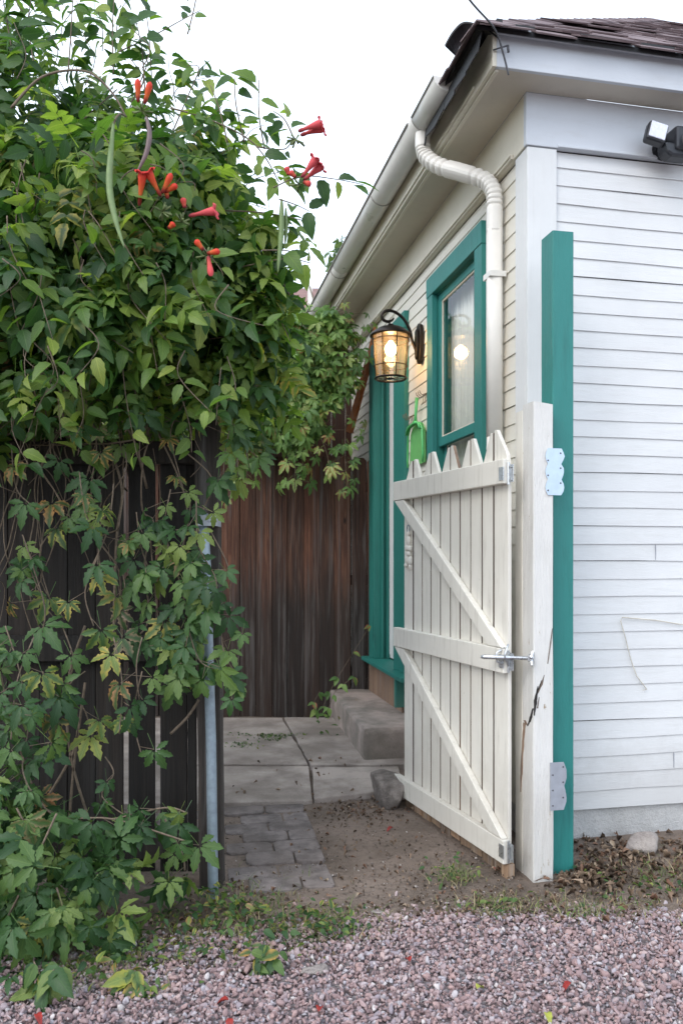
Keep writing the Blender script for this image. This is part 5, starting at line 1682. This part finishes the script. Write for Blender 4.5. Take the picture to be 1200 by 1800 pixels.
tree('tree', 'green tree beyond the back fence, hidden mostly by the creeper', -.7, 10.6, 3.9, 1.2, 5200, M['tree'], .12)
tree('tree', 'tall tree far behind the left fence and trumpet vine', -4.2, 8.5, 6.2, 1.9, 8000, M['tree'], .14)
# bit of foliage showing above the gutter
tree('tree', 'small leafy treetop just showing over the gutter', .12, 14.0, 7.2, .9, 2600, M['tree'], .16)

# ---- low plants, weeds, litter
def ground_pt(px, py, z=0.0):
    Y = F * (CAMZ - z) / (py - 980); return Vector(((px - 600) / F * Y, Y, z))
def blades(name, lab, areas, n, hmin, hmax, mat):
    Vv, Ff, Dd = [], [], []
    k = 0
    for _ in range(n):
        a = random.choice(areas)
        c = ground_pt(a[0] + random.gauss(0, a[2]), max(1420, a[1] + random.gauss(0, a[3])))
        h = random.uniform(hmin, hmax); an = random.uniform(0, 2 * PI); ln = random.uniform(.3, 1.6) * h
        d = Vector((math.cos(an), math.sin(an), 0)); s = d.cross(Z3) * random.uniform(.0012, .0028)
        for i in range(4):
            t = i / 3
            q = c + d * ln * t * t + Z3 * (h * (t - .35 * t * t))
            w_ = s * (1 - t * .85)
            Vv += [q - w_, q + w_]; 
        r = random.random(); Dd += [(r, 0, 0)] * 8
        for i in range(3): Ff.append((k + 2 * i, k + 2 * i + 1, k + 2 * i + 3, k + 2 * i + 2))
        k += 8
    o = raw_mesh(name, np.array([tuple(v) for v in Vv]), np.array(Ff), mat, None, (0, 0, 0), np.array(Dd), None, False)
    return tag(o, lab, 'grass', None, 'stuff')
blades('grass', 'thin dry and green grass along the edge of the gravel',
       [(540, 1640, 60, 22), (480, 1650, 60, 20), (300, 1640, 90, 30), (200, 1690, 80, 20), (600, 1630, 40, 14), (860, 1600, 40, 8), (800, 1545, 16, 8), (460, 1590, 60, 20), (1040, 1605, 60, 12), (1160, 1540, 40, 20), (150, 1720, 60, 20)], 1900, .015, .075, M['grass'])
def ground_leaves(name, lab, areas, n, size, mat, tm, cat, zr=(.003, .02), aut=0.0, flat=.35, kind='stuff'):
    pos, nn, tt, ss = [], [], [], []
    for _ in range(n):
        a = random.choice(areas)
        c = ground_pt(a[0] + random.gauss(0, a[2]), max(1300, a[1] + random.gauss(0, a[3])))
        pos.append((c.x, c.y, random.uniform(*zr))); nn.append((random.gauss(0, flat), random.gauss(0, flat), 1)); an = random.uniform(0, 6.28)
        tt.append((math.cos(an), math.sin(an), random.gauss(0, .2))); ss.append(size * random.uniform(.5, 1.3))
    pos, nn, tt, ss = map(np.array, (pos, nn, tt, ss))
    o = scatter_leaves(name, tm, pos, nn, tt, ss, mat, None, np.where(rng.random(n) < aut, .8, 0.0))
    return tag(o, lab, cat, None, kind)
ground_leaves('weeds', 'low leafy weeds and creeper runners at the fence foot',
              [(330, 1640, 70, 30), (420, 1650, 60, 28), (240, 1690, 70, 20), (500, 1640, 50, 20), (120, 1720, 70, 20), (580, 1640, 30, 12), (400, 1600, 30, 12)], 640, .034, M['creeper'], SING, 'weeds', (.01, .07), .3, .7)
ground_leaves('weeds', 'sparse green weeds around the gate post and foundation',
              [(860, 1600, 30, 10), (1040, 1590, 50, 18), (790, 1540, 25, 14), (1160, 1560, 40, 20), (1060, 1540, 30, 12)], 170, .028, M['creeper'], SING, 'weeds', (.005, .035), .2, .6)
ground_leaves('leaf_litter', 'crumpled brown dead leaves heaped below the foundation',
              [(1060, 1500, 34, 14), (1080, 1520, 40, 14), (1190, 1500, 40, 18), (1040, 1550, 30, 14), (1250, 1530, 40, 20), (1130, 1560, 90, 26)], 800, .030, M['litter'], CURL, 'dead leaves', (.0, .025), 0, .7)
blades('straw', 'dry straw and stems lying by the foundation and gate post',
       [(1070, 1520, 60, 20), (1190, 1520, 60, 30), (1040, 1560, 60, 20), (950, 1585, 60, 10), (1130, 1580, 90, 16), (860, 1590, 50, 12), (1250, 1560, 50, 40)], 1500, .004, .022, M['straw'])
ground_leaves('leaf_litter', 'scattered dead leaf scraps on the bare soil of the passage',
              [(330, 1640, 90, 30), (450, 1650, 70, 24), (620, 1430, 50, 18), (680, 1500, 90, 45), (440, 1590, 60, 22), (760, 1560, 60, 30), (900, 1590, 50, 20), (300, 1690, 120, 20), (600, 1610, 120, 20), (640, 1425, 60, 8), (1000, 1620, 120, 12)], 1500, .018, M['litter'], CURL, 'dead leaves', (.001, .012), 0, .5)
ground_leaves('leaf_litter', 'few dry leaf scraps lying on the concrete path slabs',
              [(470, 1330, 60, 30), (560, 1390, 50, 10), (430, 1400, 30, 6), (600, 1350, 40, 6)], 36, .024, M['litter'], CURL, 'dead leaves', (.034, .044), 0, .5)
ground_leaves('moss', 'green moss and weed clumps growing on the concrete path',
              [(450, 1300, 22, 4), (490, 1290, 20, 5), (430, 1318, 14, 3), (480, 1305, 12, 3)], 260, .022, M['creeper'], SING, 'moss', (.034, .05), .05, .6)
ground_leaves('weeds', 'dark leafy weeds climbing in the corner of step and back fence',
              [(560, 1262, 16, 6)], 10, .04, M['creeper'], SING, 'weeds', (.04, .2), .1, .6)
# loose soil crumbs
def crumbs():
    tv, tf = ico(1); N = 5200
    pos = np.zeros((N, 3))
    for i in range(N):
        while True:
            c = ground_pt(random.uniform(380, 1350), random.uniform(1405, 1640))
            if c.y > 3.1: break
        pos[i] = (c.x, c.y, 0)
    s = rng.lognormal(math.log(.0028), .5, N).clip(.001, .009)
    sc = np.stack([s, s * .8, s * .6], 1) * rng.uniform(.7, 1.3, (N, 3))
    r = rng.random(N)
    o = batch_mesh('soil_crumbs', tv, tf, pos, rand_rot(N), sc, M['crumb'], None, (0, 0, 0), r, None, None, False)
    tag(o, 'loose crumbs and grit on the soil in front of the gate', 'grit', None, 'stuff')
M['crumb'] = attr_mat('soil_crumb', [(0.0, (0.06, 0.045, 0.034)), (0.6, (0.15, 0.12, 0.1)), (0.9, (0.24, 0.2, 0.18)), (1.0, (0.5, 0.46, 0.43))], .95)
crumbs()

# seedlings in the foreground
def seedling(lab, base, pls, size, mats, autumn=0.0):
    t = thing('seedling', lab, 'plant', base, 'small plants at the edge of the gravel')
    m = MB(); Pp, Nn, Tt, Ss, Aa = [], [], [], [], []
    for pl, Y in pls:
        pts = crom([P(px, py, Y) for px, py in pl], 5); m.tube(pts, .0022, 5)
        for k, q in enumerate(pts[3::3]):
            for _ in range(2):
                Pp.append(np.array(q)); Nn.append((random.gauss(0, .4), -.6, .8)); Tt.append((random.gauss(0, .9), -.3, random.gauss(-.5, .3))); Ss.append(size * random.uniform(.7, 1.2)); Aa.append(float(random.random() < autumn))
    m.build('stem', M['stem'], t, smooth=True)
    scatter_leaves('leaves', mats[1], np.array(Pp), np.array(Nn), np.array(Tt), np.array(Ss), mats[0], t, np.array(Aa))
seedling('small green seedling standing at the gravel edge left of centre', ground_pt(465, 1715), [([(465, 1715), (470, 1670), (462, 1630)], 2.78), ([(462, 1712), (452, 1690), (440, 1670)], 2.76), ([(466, 1714), (480, 1690), (492, 1672)], 2.77)], .06, (M['creeper'], SING), .1)
seedling('broad leaved seedling half turned brown at the bottom left', ground_pt(235, 1745), [([(235, 1745), (225, 1730), (195, 1728)], 2.66), ([(236, 1745), (240, 1730), (268, 1738)], 2.64), ([(236, 1745), (232, 1720), (238, 1705)], 2.66)], .085, (M['creeper'], SING), .4)
seedling('large pale leaf cluster at the lower left corner of the picture', ground_pt(70, 1760), [([(70, 1760), (72, 1720), (60, 1690)], 2.6), ([(72, 1758), (90, 1710), (110, 1700)], 2.58)], .10, (M['creeper'], SING), .1)
seedling('thin climbing stem with a few leaves beside the doorstep', P(560, 1262, 7.1), [([(560, 1262), (575, 1225), (600, 1180), (650, 1100)], 7.0), ([(560, 1255), (550, 1240), (562, 1215)], 6.9), ([(560, 1258), (575, 1250), (590, 1215), (622, 1190)], 6.7)], .075, (M['far_creeper'], SING), .2)
# fallen leaves
FL = [(560, 1778, 'red', 'bright red fallen leaf on the gravel at the bottom centre'), (402, 1758, 'red', 'red curled leaf on the gravel under the small seedling'), (838, 1738, 'yellow', 'yellow green leaf lying flat on the gravel'), (1003, 1727, 'red', 'dark red leaf on the gravel at the right'),
      (64, 1782, 'red', 'crimson leaf on the gravel in the lower left corner'), (690, 1455, 'red', 'dark red leaf on the soil by the gate'), (870, 1530, 'red', 'faded red leaf at the gate foot'), (405, 1790, 'red', 'small red leaf at the bottom edge left of centre'), (960, 1780, 'yellow', 'pale green leaf on the gravel at the bottom right'), (720, 1690, 'red', 'thin red leaf scrap on the gravel edge')]
for (px, py, c, lab) in FL:
    g = ground_pt(px, py, .03 if py > 1640 else .01)
    tv, tf, uv = leaflet(.045, .5, 8, .08, .45, .5)
    an = random.uniform(0, 6.28); q = np.array(Matrix.Rotation(an, 3, 'Z') @ Matrix.Rotation(random.uniform(-.3, .3), 3, 'X'))
    W = tv @ q.T + np.array(g)
    o = raw_mesh('fallen_leaf', W, tf, M['red_leaf' if c == 'red' else 'yellow_leaf'], None, tuple(g), None, None, True)
    o.modifiers.new('solid', 'SOLIDIFY').thickness = .0006
    tag(o, lab, 'leaf', 'fallen leaves on the ground')
